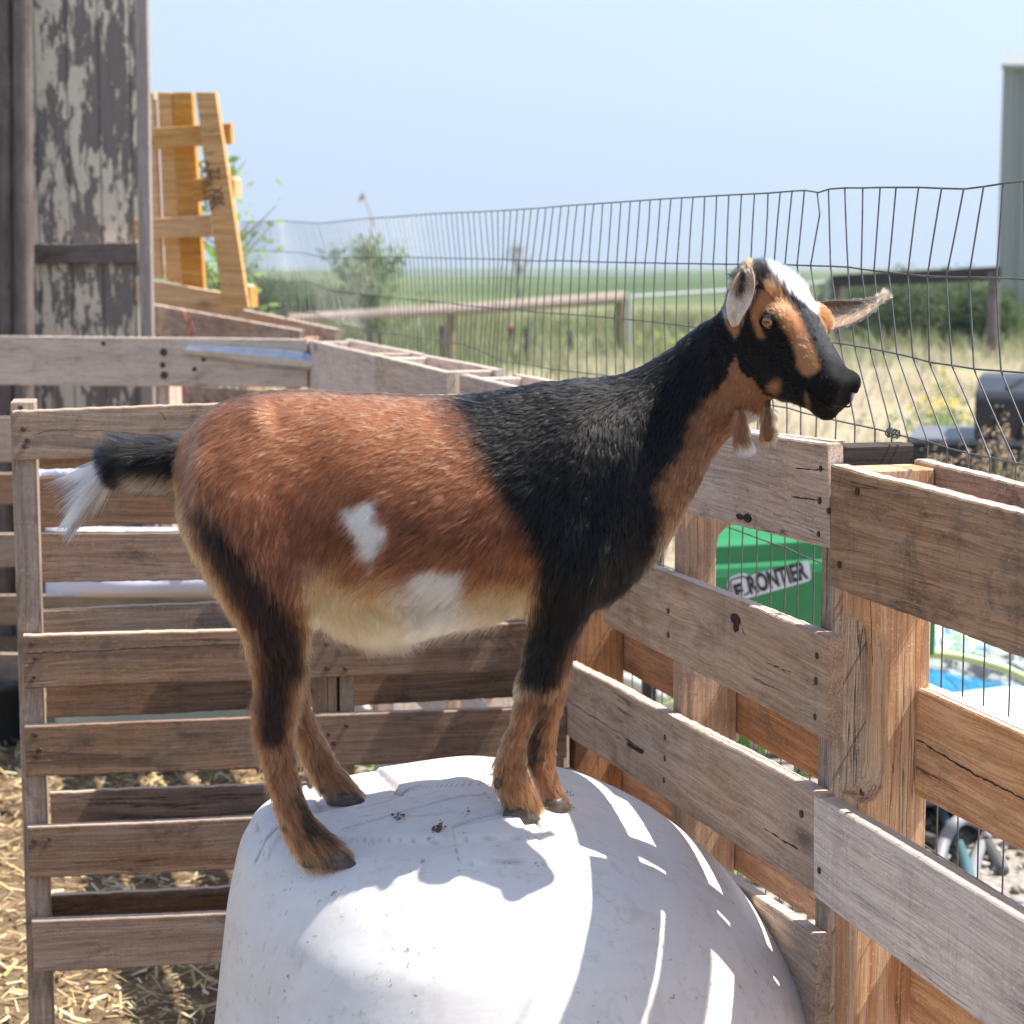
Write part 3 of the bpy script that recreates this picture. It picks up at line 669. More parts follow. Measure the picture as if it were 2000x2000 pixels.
# ------------------------------------------------------------------ white plastic dome the goat stands on
DC = Vector((-.02, 2.62)); DZ = .775
PL_ = np.array([(0, .775), (-.10, .768), (-.2, .752), (-.28, .742), (-.315, .728), (-.335, .700), (-.352, .62), (-.375, .42), (-.405, .12), (-.43, .02), (-.47, .012), (-.475, 0)])
PR_ = np.array([(0, .775), (.07, .765), (.13, .748), (.19, .722), (.24, .694), (.31, .635), (.40, .52), (.48, .34), (.53, .12), (.55, .02), (.59, .012), (.595, 0)])
PF_ = np.array([(0, .775), (.09, .770), (.17, .758), (.24, .738), (.31, .700), (.37, .63), (.42, .50), (.46, .32), (.49, .12), (.50, .02), (.54, .012), (.545, 0)])
def _res(Pp, n):
    L = np.r_[0, np.cumsum(np.linalg.norm(np.diff(Pp, axis=0), axis=1))]; t = np.linspace(0, 1, n) ** .9 * L[-1]
    # smooth by Catmull-like averaging
    q = np.stack([np.interp(t, L, Pp[:, 0]), np.interp(t, L, Pp[:, 1])], 1)
    for _ in range(14): q[1:-17] = (q[:-18] + 2 * q[1:-17] + q[2:-16]) / 4
    return q
NRr, NPh = 260, 640
a_, b_, c_ = _res(PL_, NRr), _res(PR_, NRr), _res(PF_, NRr); a_[:, 0] *= -1
ph = np.arange(NPh) / NPh * 2 * np.pi
wl = np.clip(-np.cos(ph), 0, 1) ** 2; wr = np.clip(np.cos(ph), 0, 1) ** 2; wf_ = np.sin(ph) ** 2
rr = a_[:, None, 0] * wl + b_[:, None, 0] * wr + c_[:, None, 0] * wf_; zz = a_[:, None, 1] * wl + b_[:, None, 1] * wr + c_[:, None, 1] * wf_
X = DC.x + rr * np.cos(ph); Y = DC.y + rr * np.sin(ph)
def seg_d(X, Y, pts):
    d = np.full(X.shape, 9.0)
    for (x0, y0), (x1, y1) in zip(pts[:-1], pts[1:]):
        vx, vy = x1 - x0, y1 - y0; t = np.clip(((X - x0) * vx + (Y - y0) * vy) / (vx * vx + vy * vy), 0, 1)
        d = np.minimum(d, np.hypot(X - x0 - t * vx, Y - y0 - t * vy))
    return d
def on(x, y, z=.76): q = G(x, y, z); return (q.x, q.y)
seams = [[on(730, 1480), on(755, 1520, .765), on(785, 1556, .765)], [on(785, 1556), on(850, 1548), on(915, 1540), on(990, 1560), on(1060, 1610)], [on(600, 1505, .75), on(630, 1590, .745)], [on(785, 1556), on(660, 1572, .755), on(560, 1605, .74), on(500, 1640, .73)], [on(760, 1560, .765), on(700, 1572, .76)],
         [on(640, 1550, .75), on(757, 1525, .76)], [on(670, 1630, .74), on(900, 1590, .75), on(990, 1580, .755)], [on(885, 1650, .735), on(1000, 1610, .75)], [on(885, 1650, .735), on(905, 1700, .7)]]
step = np.zeros_like(zz)
dirt = np.zeros_like(zz)
for k, sm_ in enumerate(seams):
    g0 = np.exp(-(seg_d(X, Y, sm_) / .0024) ** 2) * (zz > .3); zz = zz - (.0045 if k < 4 else .0022) * g0; dirt = np.maximum(dirt, g0 * (.75 if k < 4 else .45))
def in_soft(X, Y, pts, w_=.0035):
    ins = np.zeros(X.shape, bool); n = len(pts)
    for i in range(n):
        (x0, y0), (x1, y1) = pts[i], pts[(i + 1) % n]; ins ^= ((y0 > Y) != (y1 > Y)) & (X < (x1 - x0) * (Y - y0) / (y1 - y0 + 1e-12) + x0)
    d = seg_d(X, Y, pts + [pts[0]]); return np.clip(np.where(ins, d, -d) / w_ * .5 + .5, 0, 1)
for pts_, h_ in (([on(730, 1480, .765), on(785, 1556), on(990, 1560), on(1040, 1500, .765), on(900, 1470, .765)], .0055), ([on(785, 1560), on(910, 1545, .76), on(1000, 1580), on(1030, 1640, .75), on(890, 1650, .745), on(640, 1640, .74), on(560, 1605, .74)], .0045), ([on(490, 1560, .74), on(560, 1530, .745), on(600, 1585, .745), on(520, 1650, .73)], .004), ([on(885, 1655, .735), on(1010, 1625, .745), on(1090, 1720, .71), on(900, 1740, .7)], .004)):
    si_ = in_soft(X, Y, pts_, .0022); zz = zz + h_ * si_; dirt = np.maximum(dirt, .55 * np.exp(-((si_ - .15) / .18) ** 2) * (si_ > .002))
zz = zz + .0012 * np.sin(X * 17 + 2) * np.sin(Y * 23) * (zz > .4)
def dome_z(x, y):
    i = np.argmin((X - x) ** 2 + (Y - y) ** 2 + (zz < .3) * 9); return zz.flat[i]
m = MB(); m.fix = False
m.grid([[Vector((X[i, j], Y[i, j], zz[i, j])) for j in range(NPh)] for i in range(1, NRr)], None, close=True)
m.v.append(Vector((DC.x, DC.y, DZ))); m.g.append((0, 0, 0)); k = len(m.v) - 1
DV = np.r_[dirt[1:NRr].ravel(), 0]
for j in range(NPh): m.f.append((k, j, (j + 1) % NPh))
b = NB('white_moulded_plastic'); p = b.pos(); n1 = b.noise(p, 9, 6, .7, .6); n2 = b.noise(p, 95, 3, .6); n3 = b.noise(p, 30, 5, .7)
c = b.mix(b.ramp(n1, [(.48, 0), (.72, .55)]), (.80, .755, .715), (.62, .56, .49))
sp = b.math('MULTIPLY', b.ramp(n2, [(.655, 0), (.69, 1)]), b.ramp(n1, [(.45, 0), (.6, 1)])); c = b.mix(b.math('MULTIPLY', sp, .75), c, (.17, .12, .08))
c = b.mix(b.math('MULTIPLY', b.ramp(n3, [(.56, 0), (.68, 1)]), .35), c, (.52, .44, .36))
scr = b.noise(b.map(p, (14, 90, 30)), 1, 4, .75, .5); c = b.mix(b.math('MULTIPLY', b.ramp(scr, [(.60, 0), (.68, 1)]), .35), c, (.42, .36, .30))
dn_ = b.noise(p, 55, 3, .6); c = b.mix(b.math('MULTIPLY', b.attr('dirt', 'Fac'), b.ramp(dn_, [(.3, .35), (.6, 1)])), c, (.23, .18, .14))
hz_ = b.sep(p)[2]; c = b.mix(b.math('MULTIPLY', b.ramp(b.math('ADD', hz_, b.math('MULTIPLY', n1, .5)), [(.35, .7), (.75, 0)]), 1), c, (.45, .36, .27))
sc_n = b.noise(b.map(p, (8, 60, 20)), 1, 3, .7)
M['dome'] = b.bsdf(c, .55, b.bump(b.math('ADD', b.math('MULTIPLY', n3, .5), sc_n), .25, .002), Specular_IOR_Level=.35)
dome = m.build('dome_shelter', M['dome'], None, smooth=True)
da_ = dome.data.attributes.new('dirt', 'FLOAT', 'POINT'); da_.data.foreach_set('value', DV.astype(np.float32))
tag(dome, 'white dirty plastic dome shelter the goat is standing on', 'shelter')
# crumbs of dried mud on the dome
def clod(pts, name='mud_clod', size=.006, n=26, label=None):
    m = MB()
    for _ in range(int(n * 2.6)):
        k = random.random() * (len(pts) - 1); i = int(k); f = k - i
        x = pts[i][0] * (1 - f) + pts[i + 1][0] * f + random.gauss(0, 6); y = pts[i][1] * (1 - f) + pts[i + 1][1] * f + random.gauss(0, 4)
        q = G(x, y, .755); z = dome_z(q.x, q.y); q = G(x, y, z); r = size * random.uniform(.25, 1.0) ** 1.3 * .8
        m.ell((q.x, q.y, z + r * .25), (r, r * random.uniform(.35, .9), r * random.uniform(.3, .8)), Matrix.Rotation(random.random() * 6, 3, 'Z') @ Matrix.Rotation(random.uniform(-.6, .6), 3, 'X'), 6, 4)
    b_ = m.build(name, M['mud']); tag(b_, label or 'clod', 'mud'); return b_
b = NB('dry_mud'); M['mud'] = b.bsdf(b.ramp(b.noise(b.pos(), 300, 3), [(.3, (.10, .07, .045)), (.7, (.26, .19, .13))]), .95, b.bump(b.noise(b.pos(), 700, 3), .8, .002))
clod([(805, 1650), (830, 1638), (850, 1635)], 'mud_clod', .0085, 34, 'largest crumbly clod of dried mud on the white dome')
clod([(848, 1625), (865, 1612)], 'mud_clod', .0062, 14, 'small mud clod touching the upper right of the largest clod on the dome')
clod([(773, 1596), (782, 1592)], 'mud_clod', .0042, 7, 'lone mud crumb midway between the far hind hoof and the big clod')
clod([(628, 1608), (634, 1611)], 'mud_clod', .0042, 7, 'mud crumb beside the near hind leg on the dome')
clod([(912, 1584), (916, 1590)], 'mud_clod', .0024, 5, 'tiny crumb near the front hooves on the dome')
clod([(1106, 1550), (1122, 1553)], 'mud_clod', .0018, 7, 'line of specks right of the front hooves on the dome')

# ------------------------------------------------------------------ weathered barn wall at the left
BY = 7.9
barn = tag(empty('barn', (P(130, 600, BY).x, BY, 0)), 'old barn wall with cream paint peeling off grey boards', 'barn')
b = NB('peeling_cream_paint'); p = b.pos(); sp_ = b.sep(p)
n1 = b.noise(b.map(p, (11, 1, 2.6)), 1.0, 7, .62, .7); n2 = b.noise(b.map(p, (34, 1, 8)), 1.0, 4, .7); n3 = b.noise(b.map(p, (2.0, 1, 1.3)), 1, 3)
pf = b.math('ADD', b.math('ADD', b.math('MULTIPLY', n1, .62), b.math('MULTIPLY', n2, .3)), b.math('MULTIPLY', n3, .25))
fl_ = b.noise(b.map(p, (70, 1, 30), (4, 4, 4)), 1.0, 4, .8, .6); pf = b.math('ADD', b.math('MULTIPLY', pf, .86), b.math('MULTIPLY', fl_, .16)); mk = b.ramp(pf, [(.575, 0), (.583, 1)]); gr_ = b.noise(b.map(p, (140, 1, 4)), 1, 4, .7)
bare = b.mix(gr_, (.33, .28, .25), (.13, .105, .092)); paint = b.mix(b.noise(b.map(p, (60, 1, 25)), 1, 4, .75), (.90, .80, .62), (.62, .53, .41))
bd = b.math('FRACT', b.math('MULTIPLY', sp_[0], 8.3)); gap = b.ramp(bd, [(.0, 1), (.03, 0), (.97, 0), (1, 1)])
c = b.mix(b.math('MULTIPLY', gap, .8), b.mix(mk, bare, paint), (.03, .025, .02))
M['peel'] = b.bsdf(c, .9, b.bump(b.math('SUBTRACT', b.math('ADD', b.math('MULTIPLY', mk, 1.6), gr_), gap), .9, .008))
PBn = Plane((0, BY), (1, 0))
board(PBn, [(62, -40), (272, -40), (272, 478), (66, 478)], .04, M['peel'], barn, 'wall_panel', rough=.001)
board(PBn, [(66, 512), (272, 512), (276, 1200), (66, 1200)], .04, M['peel'], barn, 'wall_panel', rough=.001)
board(PBn, [(-1500, -40), (64, -40), (66, 1200), (-1500, 1200)], .04, M['old_timber'], barn, 'wall_panel', d0=.05)
board(PBn, [(66, 476), (268, 474), (270, 512), (67, 516)], .07, M['old_timber'], barn, 'cross_board', d0=-.035, rough=.006)
for x0, x1, zt in ((-6, 22, 0), (26, 62, 0)):
    m = MB(); a_ = P((x0 + x1) / 2 + 2, 333, BY - .15); bq = P((x0 + x1) / 2 + 6, 1250, BY - .15); bq.z = 0; tp = P((x0 + x1) / 2, -60, BY - .15)
    rr_ = (x1 - x0) / 2 / FPX * BY
    m.tube([bq, bq * .7 + a_ * .3, a_, tp], [rr_ * 1.05, rr_, rr_ * .98, rr_], 14); o_ = m.build('post', M['old_timber'], barn)
m = MB(); m.box(P(283, 500, 6.6) * 1.0, (0, 0, 1), (1, 0, 0), (0, 1, 0), 1, .028, .02, .003)
m.v = []; m.f = []; m.g = []
tpx, bpx = P(276, -80, 6.6), P(296, 1200, 6.55); bpx.z = 0
ax = (tpx - bpx).normalized(); sx = Vector((0, -1, 0)).cross(ax).normalized()
m.box((tpx + bpx) / 2, ax, sx, sx.cross(ax), (tpx - bpx).length / 2, .020, .02, .003)
tag(m.build('timber_stake', M['far_grey']), 'thin grey upright timber between the peeling wall and the yellow pallet', 'timber post')

# ------------------------------------------------------------------ fresh yellow pallet standing tall in the corner
YP = 7.0
PY = Plane((P(300, 500, YP).x, YP), Vector((1, -.18)).normalized())
py = tag(empty('wooden_pallet', PY.p(.1, 0)), 'fresh yellow pallet standing tall, stencilled lettering on its right board', 'pallet')
board(PY, [(382, 180), (420, 180), (484, 601), (436, 616)], .03, M['yellow_wood'], py, 'upright_board', d0=-.05, rough=.001)
for q in ([(282, 180), (300, 180), (316, 545), (296, 543)], [(308, 180), (334, 180), (356, 556), (324, 546)], [(336, 180), (374, 180), (398, 566), (353, 556)]): board(PY, q, .03, M['yellow_wood'], py, 'upright_board', d0=.07, rough=.001)
for q in ([(292, 427), (410, 419), (414, 463), (292, 465)], [(296, 548), (436, 572), (440, 614), (298, 592)], [(262, 427), (278, 427), (280, 465), (262, 467)], [(266, 541), (280, 543), (282, 590), (266, 588)], [(300, 250), (450, 240), (452, 280), (300, 290)], [(378, 350), (458, 342), (458, 386), (378, 394)]):
    board(PY, q, .03, M['yellow_wood'], py, 'cross_board', d0=0 if q[0][0] != 378 else .02, rough=.001)
for q in ([(452, 345), (458, 350), (458, 386), (452, 386)], [(478, 556), (488, 560), (491, 600), (480, 600)]): board(PY, q, .08, M['yellow_wood'], py, 'block', d0=-.02)
def text_mesh(s, size, ext, mat, name, parent, Mx, bold=0.0, xs=1.0, sp=1.0):
    cu = bpy.data.curves.new(name, 'FONT'); cu.body = s; cu.size = size; cu.extrude = ext; cu.offset = bold; cu.space_character = sp
    t = bpy.data.objects.new(name, cu); col.objects.link(t); bpy.context.view_layer.update()
    me = bpy.data.meshes.new_from_object(t.evaluated_get(bpy.context.evaluated_depsgraph_get())); bpy.data.objects.remove(t)
    me.transform(Matrix.Diagonal((xs, 1, 1, 1))); me.transform(Mx); me.materials.clear(); me.materials.append(mat); me.name = name
    o = bpy.data.objects.new(name, me); col.objects.link(o)
    if parent: o.parent = parent; o.matrix_parent_inverse = Matrix.Translation(parent.location).inverted() if parent.type == 'EMPTY' else Matrix.Identity(4)
    return o
def frame_on(plane, p0, p1, up_px, d):
    """matrix whose x axis runs from photo point p0 to p1 on the plane, y towards up_px"""
    a, b_, c_ = [plane.off(d).sz(*q) for q in (p0, p1, up_px)]
    A, B, Cc = plane.p(a[0], a[1], d), plane.p(b_[0], b_[1], d), plane.p(c_[0], c_[1], d)
    ex = (B - A).normalized(); ey = (Cc - A); ey = (ey - ex * ey.dot(ex)).normalized(); ez = ex.cross(ey)
    Mx = Matrix.Identity(4)
    for i in range(3): Mx[i][0], Mx[i][1], Mx[i][2], Mx[i][3] = ex[i], ey[i], ez[i], A[i]
    return Mx, (B - A).length
b = NB('stencil_ink'); M['ink'] = b.bsdf((.16, .09, .05), .9)
mx, L_ = frame_on(PY, (421, 412), (404, 300), (400, 412), -.053)
text_mesh('VESTIROO', .047, .0005, M['ink'], 'stencil', py, mx, .0006, .78)
mx, L_ = frame_on(PY, (438, 402), (423, 300), (416, 402), -.053)
text_mesh('38X  7Z', .047, .0005, M['ink'], 'stencil', py, mx, .0004, .8)
# red twine hanging off the far pallet corner
b = NB('red_twine'); M['red'] = b.bsdf((.42, .13, .10), .8)
m = MB()
for k in range(5):
    rx_ = lambda a: a + random.gauss(0, 5)
    m.tube([P(rx_(352), rx_(612), 6.35), P(rx_(364), rx_(620), 6.28), P(rx_(372), rx_(640), 6.3), P(rx_(362), rx_(672), 6.32), P(rx_(358), rx_(720), 6.33), P(rx_(362), 775 + random.gauss(0, 10), 6.35)], .0022, 5)
tag(m.build('baling_twine', M['red']), 'tangle of red baling twine hanging over the back pallets', 'twine')

# ------------------------------------------------------------------ things outside on the right
# green mower housing
YM = 4.9
PM = Plane((P(1500, 1100, YM).x, YM), Vector((1, -.10)).normalized())
gm_ = tag(empty('mower_deck', PM.p(0, 0, .4)), 'green machine housing with a black and white name sticker, behind the wires', 'mower')
b = NB('green_paint'); M['green'] = b.bsdf(b.mix(b.noise(b.pos(), 9, 3), (.014, .20, .058), (.022, .25, .08)), .48, Coat_Weight=.25, Coat_Roughness=.3)
s0, z0 = PM.sz(1318, 1120); s1_, _ = PM.sz(1830, 1120); zt = PM.sz(1400, 1022)[1] + .03; zb = .50
prof = [(.0, zb), (-.0, zt - .155), (.006, zt - .135), (.022, zt - .118), (.055, zt - .098), (.10, zt - .074), (.16, zt - .044), (.23, zt - .012), (.30, zt + .010), (.42, zt + .018), (.47, zt - .03), (.48, zb), (.47, zb), (.46, zt - .05), (.02, zt - .08), (.01, zb)]
# housing drops to the right as in the photo: build it with a sloping upper edge
m = MB(); rows = []
for i in range(25):
    f = i / 24; s_ = s0 + (s1_ - s0) * f; e = .03 * math.exp(-(i / 1.6) ** 2); up = .045 * (f - .35)
    rows.append([PM.p(s_ + (0), z + (up if z > zb + .1 else 0) - e * (1 if z > zb + .1 else 0), d) for d, z in prof])
m.grid(rows, None, close=True, caps=True)
o_ = m.build('housing', M['green'], gm_, smooth=False)
bv = o_.modifiers.new('b', 'BEVEL'); bv.width = .012; bv.segments = 3
m = MB(); m.tube([PM.p(s0 + .02, zt - .02, .2), PM.p(s0 - .05, zt - .03, .22), PM.p(s0 - .07, .3, .25), PM.p(s0 - .06, .06, .25)], .02, 8)
m.build('hitch_arm', M['dark_wood'], gm_)
for a_, b_ in ((s0 + .1, .3), (s1_ - .1, .2)):
    m = MB(); m.tube([PM.p(a_, zb + .05, b_), PM.p(a_, .05, b_ + .03)], .025, 8); m.build('leg_frame', M['dark_wood'], gm_)
for x, y in ((s0 + .1, .35), (s1_ - .1, .2)):
    m = MB(); c = PM.p(x, .13, y); n_ = Vector((1, 0, 0)); rows = []
    for dx, r_ in ((-.04, .09), (-.045, .12), (-.03, .13), (.03, .13), (.045, .12), (.04, .09)):
        rows.append([c + Vector((dx, math.cos(q) * r_, math.sin(q) * r_)) for q in np.linspace(0, 2 * math.pi, 20, endpoint=False)])
    m.grid(rows, None, close=True, caps=True); b = NB('rubber'); M['rubber'] = b.bsdf((.02, .02, .02), .8); m.build('wheel', M['rubber'], gm_, smooth=True)
b = NB('sticker_white'); M['stw'] = b.bsdf((.72, .74, .80), .4)
b = NB('sticker_black'); M['stb'] = b.bsdf((.02, .024, .03), .4)
def decal(plane, pts, d, mat, name, parent, t=.0008):
    m = MB(); top = []
    for x, y in pts: s_, z_ = plane.off(d).sz(x, y); top.append(plane.p(s_, z_, d))
    nn = Vector((plane.n.x, plane.n.y, 0)); n = len(top); m.add(top + [q + nn * t for q in top], [tuple(range(n)), tuple(range(2 * n - 1, n - 1, -1))] + [(i, (i + 1) % n, n + (i + 1) % n, n + i) for i in range(n)])
    return m.build(name, mat, parent)
decal(PM, [(1420, 1143), (1423, 1130), (1433, 1125), (1450, 1119), (1458, 1121), (1462, 1126), (1488, 1117), (1500, 1115), (1568, 1097), (1577, 1096), (1581, 1101), (1584, 1130), (1580, 1135), (1462, 1168), (1445, 1175), (1434, 1178), (1428, 1172)], -.002, M['stw'], 'sticker', gm_)
mx, L_ = frame_on(PM, (1465, 1160), (1579, 1128), (1460, 1130), -.0035)
tx = text_mesh('RONTIER', .060, .0003, M['stb'], 'lettering', gm_, mx, .0026, 1.0, 1.0)
w_ = max(v.co.length for v in tx.data.vertices)
# squeeze the word to its width in the photo
bb = [mx.inverted() @ v.co for v in tx.data.vertices]; wx = max(v.x for v in bb) - min(v.x for v in bb)
tx.data.transform(mx @ Matrix.Diagonal((L_ / wx, 1, 1, 1)) @ mx.inverted())
mx, L_ = frame_on(PM, (1438, 1171), (1457, 1165.5), (1433, 1141), -.0035)
text_mesh('F', .050, .0003, M['stb'], 'lettering', gm_, mx, .0026, .95)
def ringline(pts, wd, d, mat, name, parent):
    m = MB()
    P3 = []
    for x, y in pts: s_, z_ = PM.off(d).sz(x, y); P3.append(PM.p(s_, z_, d))
    m.tube(P3, wd, 6); return m.build(name, mat, parent)
ringline([(1431, 1170), (1426, 1141), (1428, 1133), (1436, 1130), (1451, 1126), (1458, 1129), (1461, 1138), (1464, 1154), (1460, 1160), (1452, 1163)], .0022, -.003, M['stb'], 'badge_outline', gm_)

# white filled sacks
b = NB('white_sack'); p = b.pos(); nn_ = b.noise(p, 14, 5, .65, .5)
M['sack'] = b.bsdf(b.ramp(nn_, [(.35, (.66, .66, .67)), (.6, (.82, .82, .82))]), .45, b.bump(nn_, .9, .03))
b = NB('printed_sack'); p = b.attr('gc'); s3 = b.sep(p)
nn_ = b.noise(b.pos(), 14, 5, .65, .5)
blue = b.mix(b.noise(b.map(p, (6, 3, 1)), 2, 3), (.05, .32, .68), (.10, .45, .80)); dark = b.mix(b.ramp(b.noise(b.map(p, (9, 9, 9)), 1, 4), [(.45, 0), (.55, 1)]), (.10, .11, .12), (.5, .55, .5))
white_ = (.8, .8, .8)
c = b.mix(b.ramp(s3[0], [(.16, 0), (.17, 1)]), white_, blue); c = b.mix(b.math('MULTIPLY', b.ramp(s3[0], [(.24, 0), (.25, 1)]), b.ramp(s3[1], [(.30, 0), (.34, 1)])), c, dark)
pic = b.ramp(b.noise(b.map(p, (7, 7, 7)), 1.2, 4, .6), [(.38, (.12, .30, .62)), (.46, (.6, .72, .8)), (.52, (.2, .42, .15)), (.6, (.75, .8, .78)), (.68, (.1, .12, .12))])
c = b.mix(b.math('MULTIPLY', b.math('MULTIPLY', b.ramp(s3[0], [(.32, 0), (.34, 1), (.58, 1), (.60, 0)]), b.ramp(s3[1], [(.48, 0), (.52, 1)])), 1), c, pic)
c = b.mix(b.ramp(s3[0], [(.80, 0), (.81, 1)]), c, white_)
M['print'] = b.bsdf(c, .35, b.bump(nn_, .7, .02))
def sack(c, L, W, T, rz, mat, label, tilt=(0, 0), gc=False):
    m = MB(); n = 28; k = 22; rows = []; g = []
    R_ = Matrix.Rotation(rz, 3, 'Z') @ Matrix.Rotation(tilt[0], 3, 'X') @ Matrix.Rotation(tilt[1], 3, 'Y')
    for i in range(n + 1):
        f = i / n; x = (f - .5) * L; e = (1 - abs(2 * f - 1) ** 5) ** .5
        wd = W / 2 * (.80 + .2 * e); th = T / 2 * max(.03, e); row = []
        for j in range(k):
            q = 2 * math.pi * j / k; cy_, sy_ = math.cos(q), math.sin(q)
            v = Vector((x, wd * math.copysign(abs(cy_) ** .75, cy_), th * math.copysign(abs(sy_) ** .8, sy_)))
            v += Vector((0, 0, 1)) * .014 * mnoise.noise(v * 7 + Vector((rz * 9, 3, L * 50))) + Vector((0, .012, 0)) * mnoise.noise(v * 14)
            row.append(Vector(c) + R_ @ v); g.append((f, j / k if j / k <= .5 else 1 - j / k, 0) if not gc else (f, (v.y / W + .5), 0))
        rows.append(row)
    m.grid(rows, g, close=True, caps=True)
    return tag(m.build('feed_sack', mat, None, smooth=True), label, 'sack', 'filled sacks piled beyond the fence')
def at(x, y, Y): q = P(x, y, Y); return (q.x, q.y, q.z)
sack(at(1890, 1315, 5.5), .66, .42, .17, R(-38), M['print'], 'sack printed in bright blue and black with the pale green hose across it', (R(38), R(8)), True)
sack(at(1745, 1235, 5.75), .50, .36, .20, R(60), M['sack'], 'plain white sack leaning at the left behind the blue printed one', (R(20), R(25)))
sack(at(2000, 1440, 5.2), .55, .34, .20, R(10), M['sack'], 'plain white sack lowest at the right, in front of the blue printed one', (R(14), 0))
sack(at(1800, 1470, 5.3), .60, .44, .20, R(-15), M['sack'], 'plain white sack under the blue printed one, behind the orange slat', (R(10), 0))
sack(at(1990, 1275, 5.95), .5, .4, .2, R(25), M['print'], 'second printed sack at the back of the pile by the right edge', (R(30), 0))
def fill_under():
    m = MB(); 
# wooden skid the sacks are piled on
m = MB(); rs = P(1880, 1500, 5.45)
sk_ = tag(empty('wooden_skid', (rs.x, rs.y, 0)), 'low wooden skid under the pile of white sacks', 'skid')
for k in range(5): mm_ = MB(); mm_.box((rs.x, rs.y - .35 + k * .2, .11), (1, 0, 0), (0, 1, 0), (0, 0, 1), .55, .06, .01, .002); mm_.build('slat', M['far_grey'], sk_)
for k in (-1, 0, 1): mm_ = MB(); mm_.box((rs.x + k * .48, rs.y + .05, .05), (0, 1, 0), (1, 0, 0), (0, 0, 1), .48, .02, .048, .002); mm_.build('runner', M['far_grey'], sk_)
# hoses
def hose(name, pts, r, colr, label, rough=.5):
    b = NB(name + '_plastic'); mt = b.bsdf(colr, rough); m = MB(); V = [Vector(p) for p in pts]; sm = []
    for i in range(len(V) - 1):
        p0, p1, p2, p3 = V[max(i - 1, 0)], V[i], V[i + 1], V[min(i + 2, len(V) - 1)]
        for k in range(8):
            t = k / 8; sm.append(.5 * ((2 * p1) + (p2 - p0) * t + (2 * p0 - 5 * p1 + 4 * p2 - p3) * t * t + (3 * p1 - p0 - 3 * p2 + p3) * t ** 3))
    sm.append(V[-1]); m.tube(sm, r, 10); return tag(m.build(name, mt, None, smooth=True), label, 'hose')
hose('garden_hose', [at(1690, 1290, 4.95), at(1768, 1276, 4.95), at(1850, 1279, 4.95), at(1920, 1293, 4.95), at(1990, 1318, 4.95), at(2090, 1380, 4.95), at(2150, 1560, 4.9), G(2160, 1700, .02)], .011, (.50, .62, .28), 'pale green hose looping across the blue printed sack', .35)
def gp(x, y, z=.014): q = G(x, y, z); return (q.x, q.y, q.z)
hose('garden_hose', [gp(1690, 1578), gp(1770, 1572), gp(1830, 1580), gp(1900, 1610), gp(1960, 1700)], .014, (.10, .10, .105), 'dark grey hose, upper of the hoses on the gravel at lower right')
hose('garden_hose', [gp(1690, 1635), gp(1760, 1628), gp(1820, 1640), gp(1842, 1668), gp(1800, 1720)], .014, (.12, .12, .12), 'dark grey hose, lower one lying flat on the gravel beside the post')
hose('garden_hose', [gp(1832, 1690), gp(1845, 1640, .06), gp(1868, 1606, .10), gp(1895, 1600, .08), gp(1925, 1625), gp(1905, 1680), gp(1900, 1730)], .016, (.26, .26, .27), 'mid grey hose bent in a loop at lower right')
hose('garden_hose', [gp(1815, 1560, .05), gp(1840, 1590, .05), gp(1868, 1640, .03), gp(1885, 1680, .03), gp(1900, 1740)], .013, (.07, .15, .17), 'dark teal hose crossing the grey loop at lower right')
hose('garden_hose', [gp(1100, 1500), gp(1160, 1530), gp(1205, 1540), gp(1265, 1545), gp(1310, 1555), gp(1400, 1590), gp(1500, 1640)], .017, (.42, .55, .16), 'yellow green hose lying on the gravel beyond the middle of the side pallet', .4)
hose('garden_hose', [gp(1100, 1525), gp(1205, 1556), gp(1265, 1564), gp(1320, 1578), gp(1420, 1615)], .015, (.25, .25, .24), 'grey hose lying just in front of the yellow green one')
hose('drain_pipe', [gp(1190, 1325, .03), gp(1240, 1337, .03), gp(1300, 1368, .03), gp(1440, 1440, .03), gp(1560, 1500, .03)], .028, (.62, .60, .52), 'long pale pipe lying on the ground behind the side pallet')
hose('drain_pipe', [gp(1440, 1470, .03), gp(1520, 1490, .03), gp(1640, 1535, .03)], .022, (.10, .10, .10), 'black pipe lying on the ground behind the side pallet')

# black slatted plastic deck and box (trailer) at the right
YBx = 8.2
b = NB('black_plastic'); M['blk'] = b.bsdf((.026, .026, .028), .36, Specular_IOR_Level=.5)
b = NB('grey_deck'); M['deck'] = b.bsdf(b.ramp(b.noise(b.map(b.pos(), (2, 60, 1)), 1, 3), [(.35, (.09, .095, .105)), (.65, (.20, .205, .22))]), .45)
tr = tag(empty('trailer', (P(1900, 900, YBx).x, YBx, 0)), 'black trailer bed holding a louvred black box at the right edge', 'trailer')
a = P(1905, 752, YBx); x0 = a.x; zl = P(1900, 780, YBx).z; zd = P(1850, 858, YBx).z; W_ = 1.0
m = MB(); m.prism([(0, zd - .0), (0, zl), (.03, zl + .03), (.26, zl + .075), (.62, zl + .075), (.62, zd)], Vector((x0, YBx, 0)), (0, 1, 0), (0, 0, 1), (1, 0, 0), W_)
bx_ = m.build('box', M['blk'], tr); bv = bx_.modifiers.new('b', 'BEVEL'); bv.width = .012; bv.segments = 3
b = NB('louvre_black'); M['louv'] = b.bsdf((.004, .004, .004), .7)
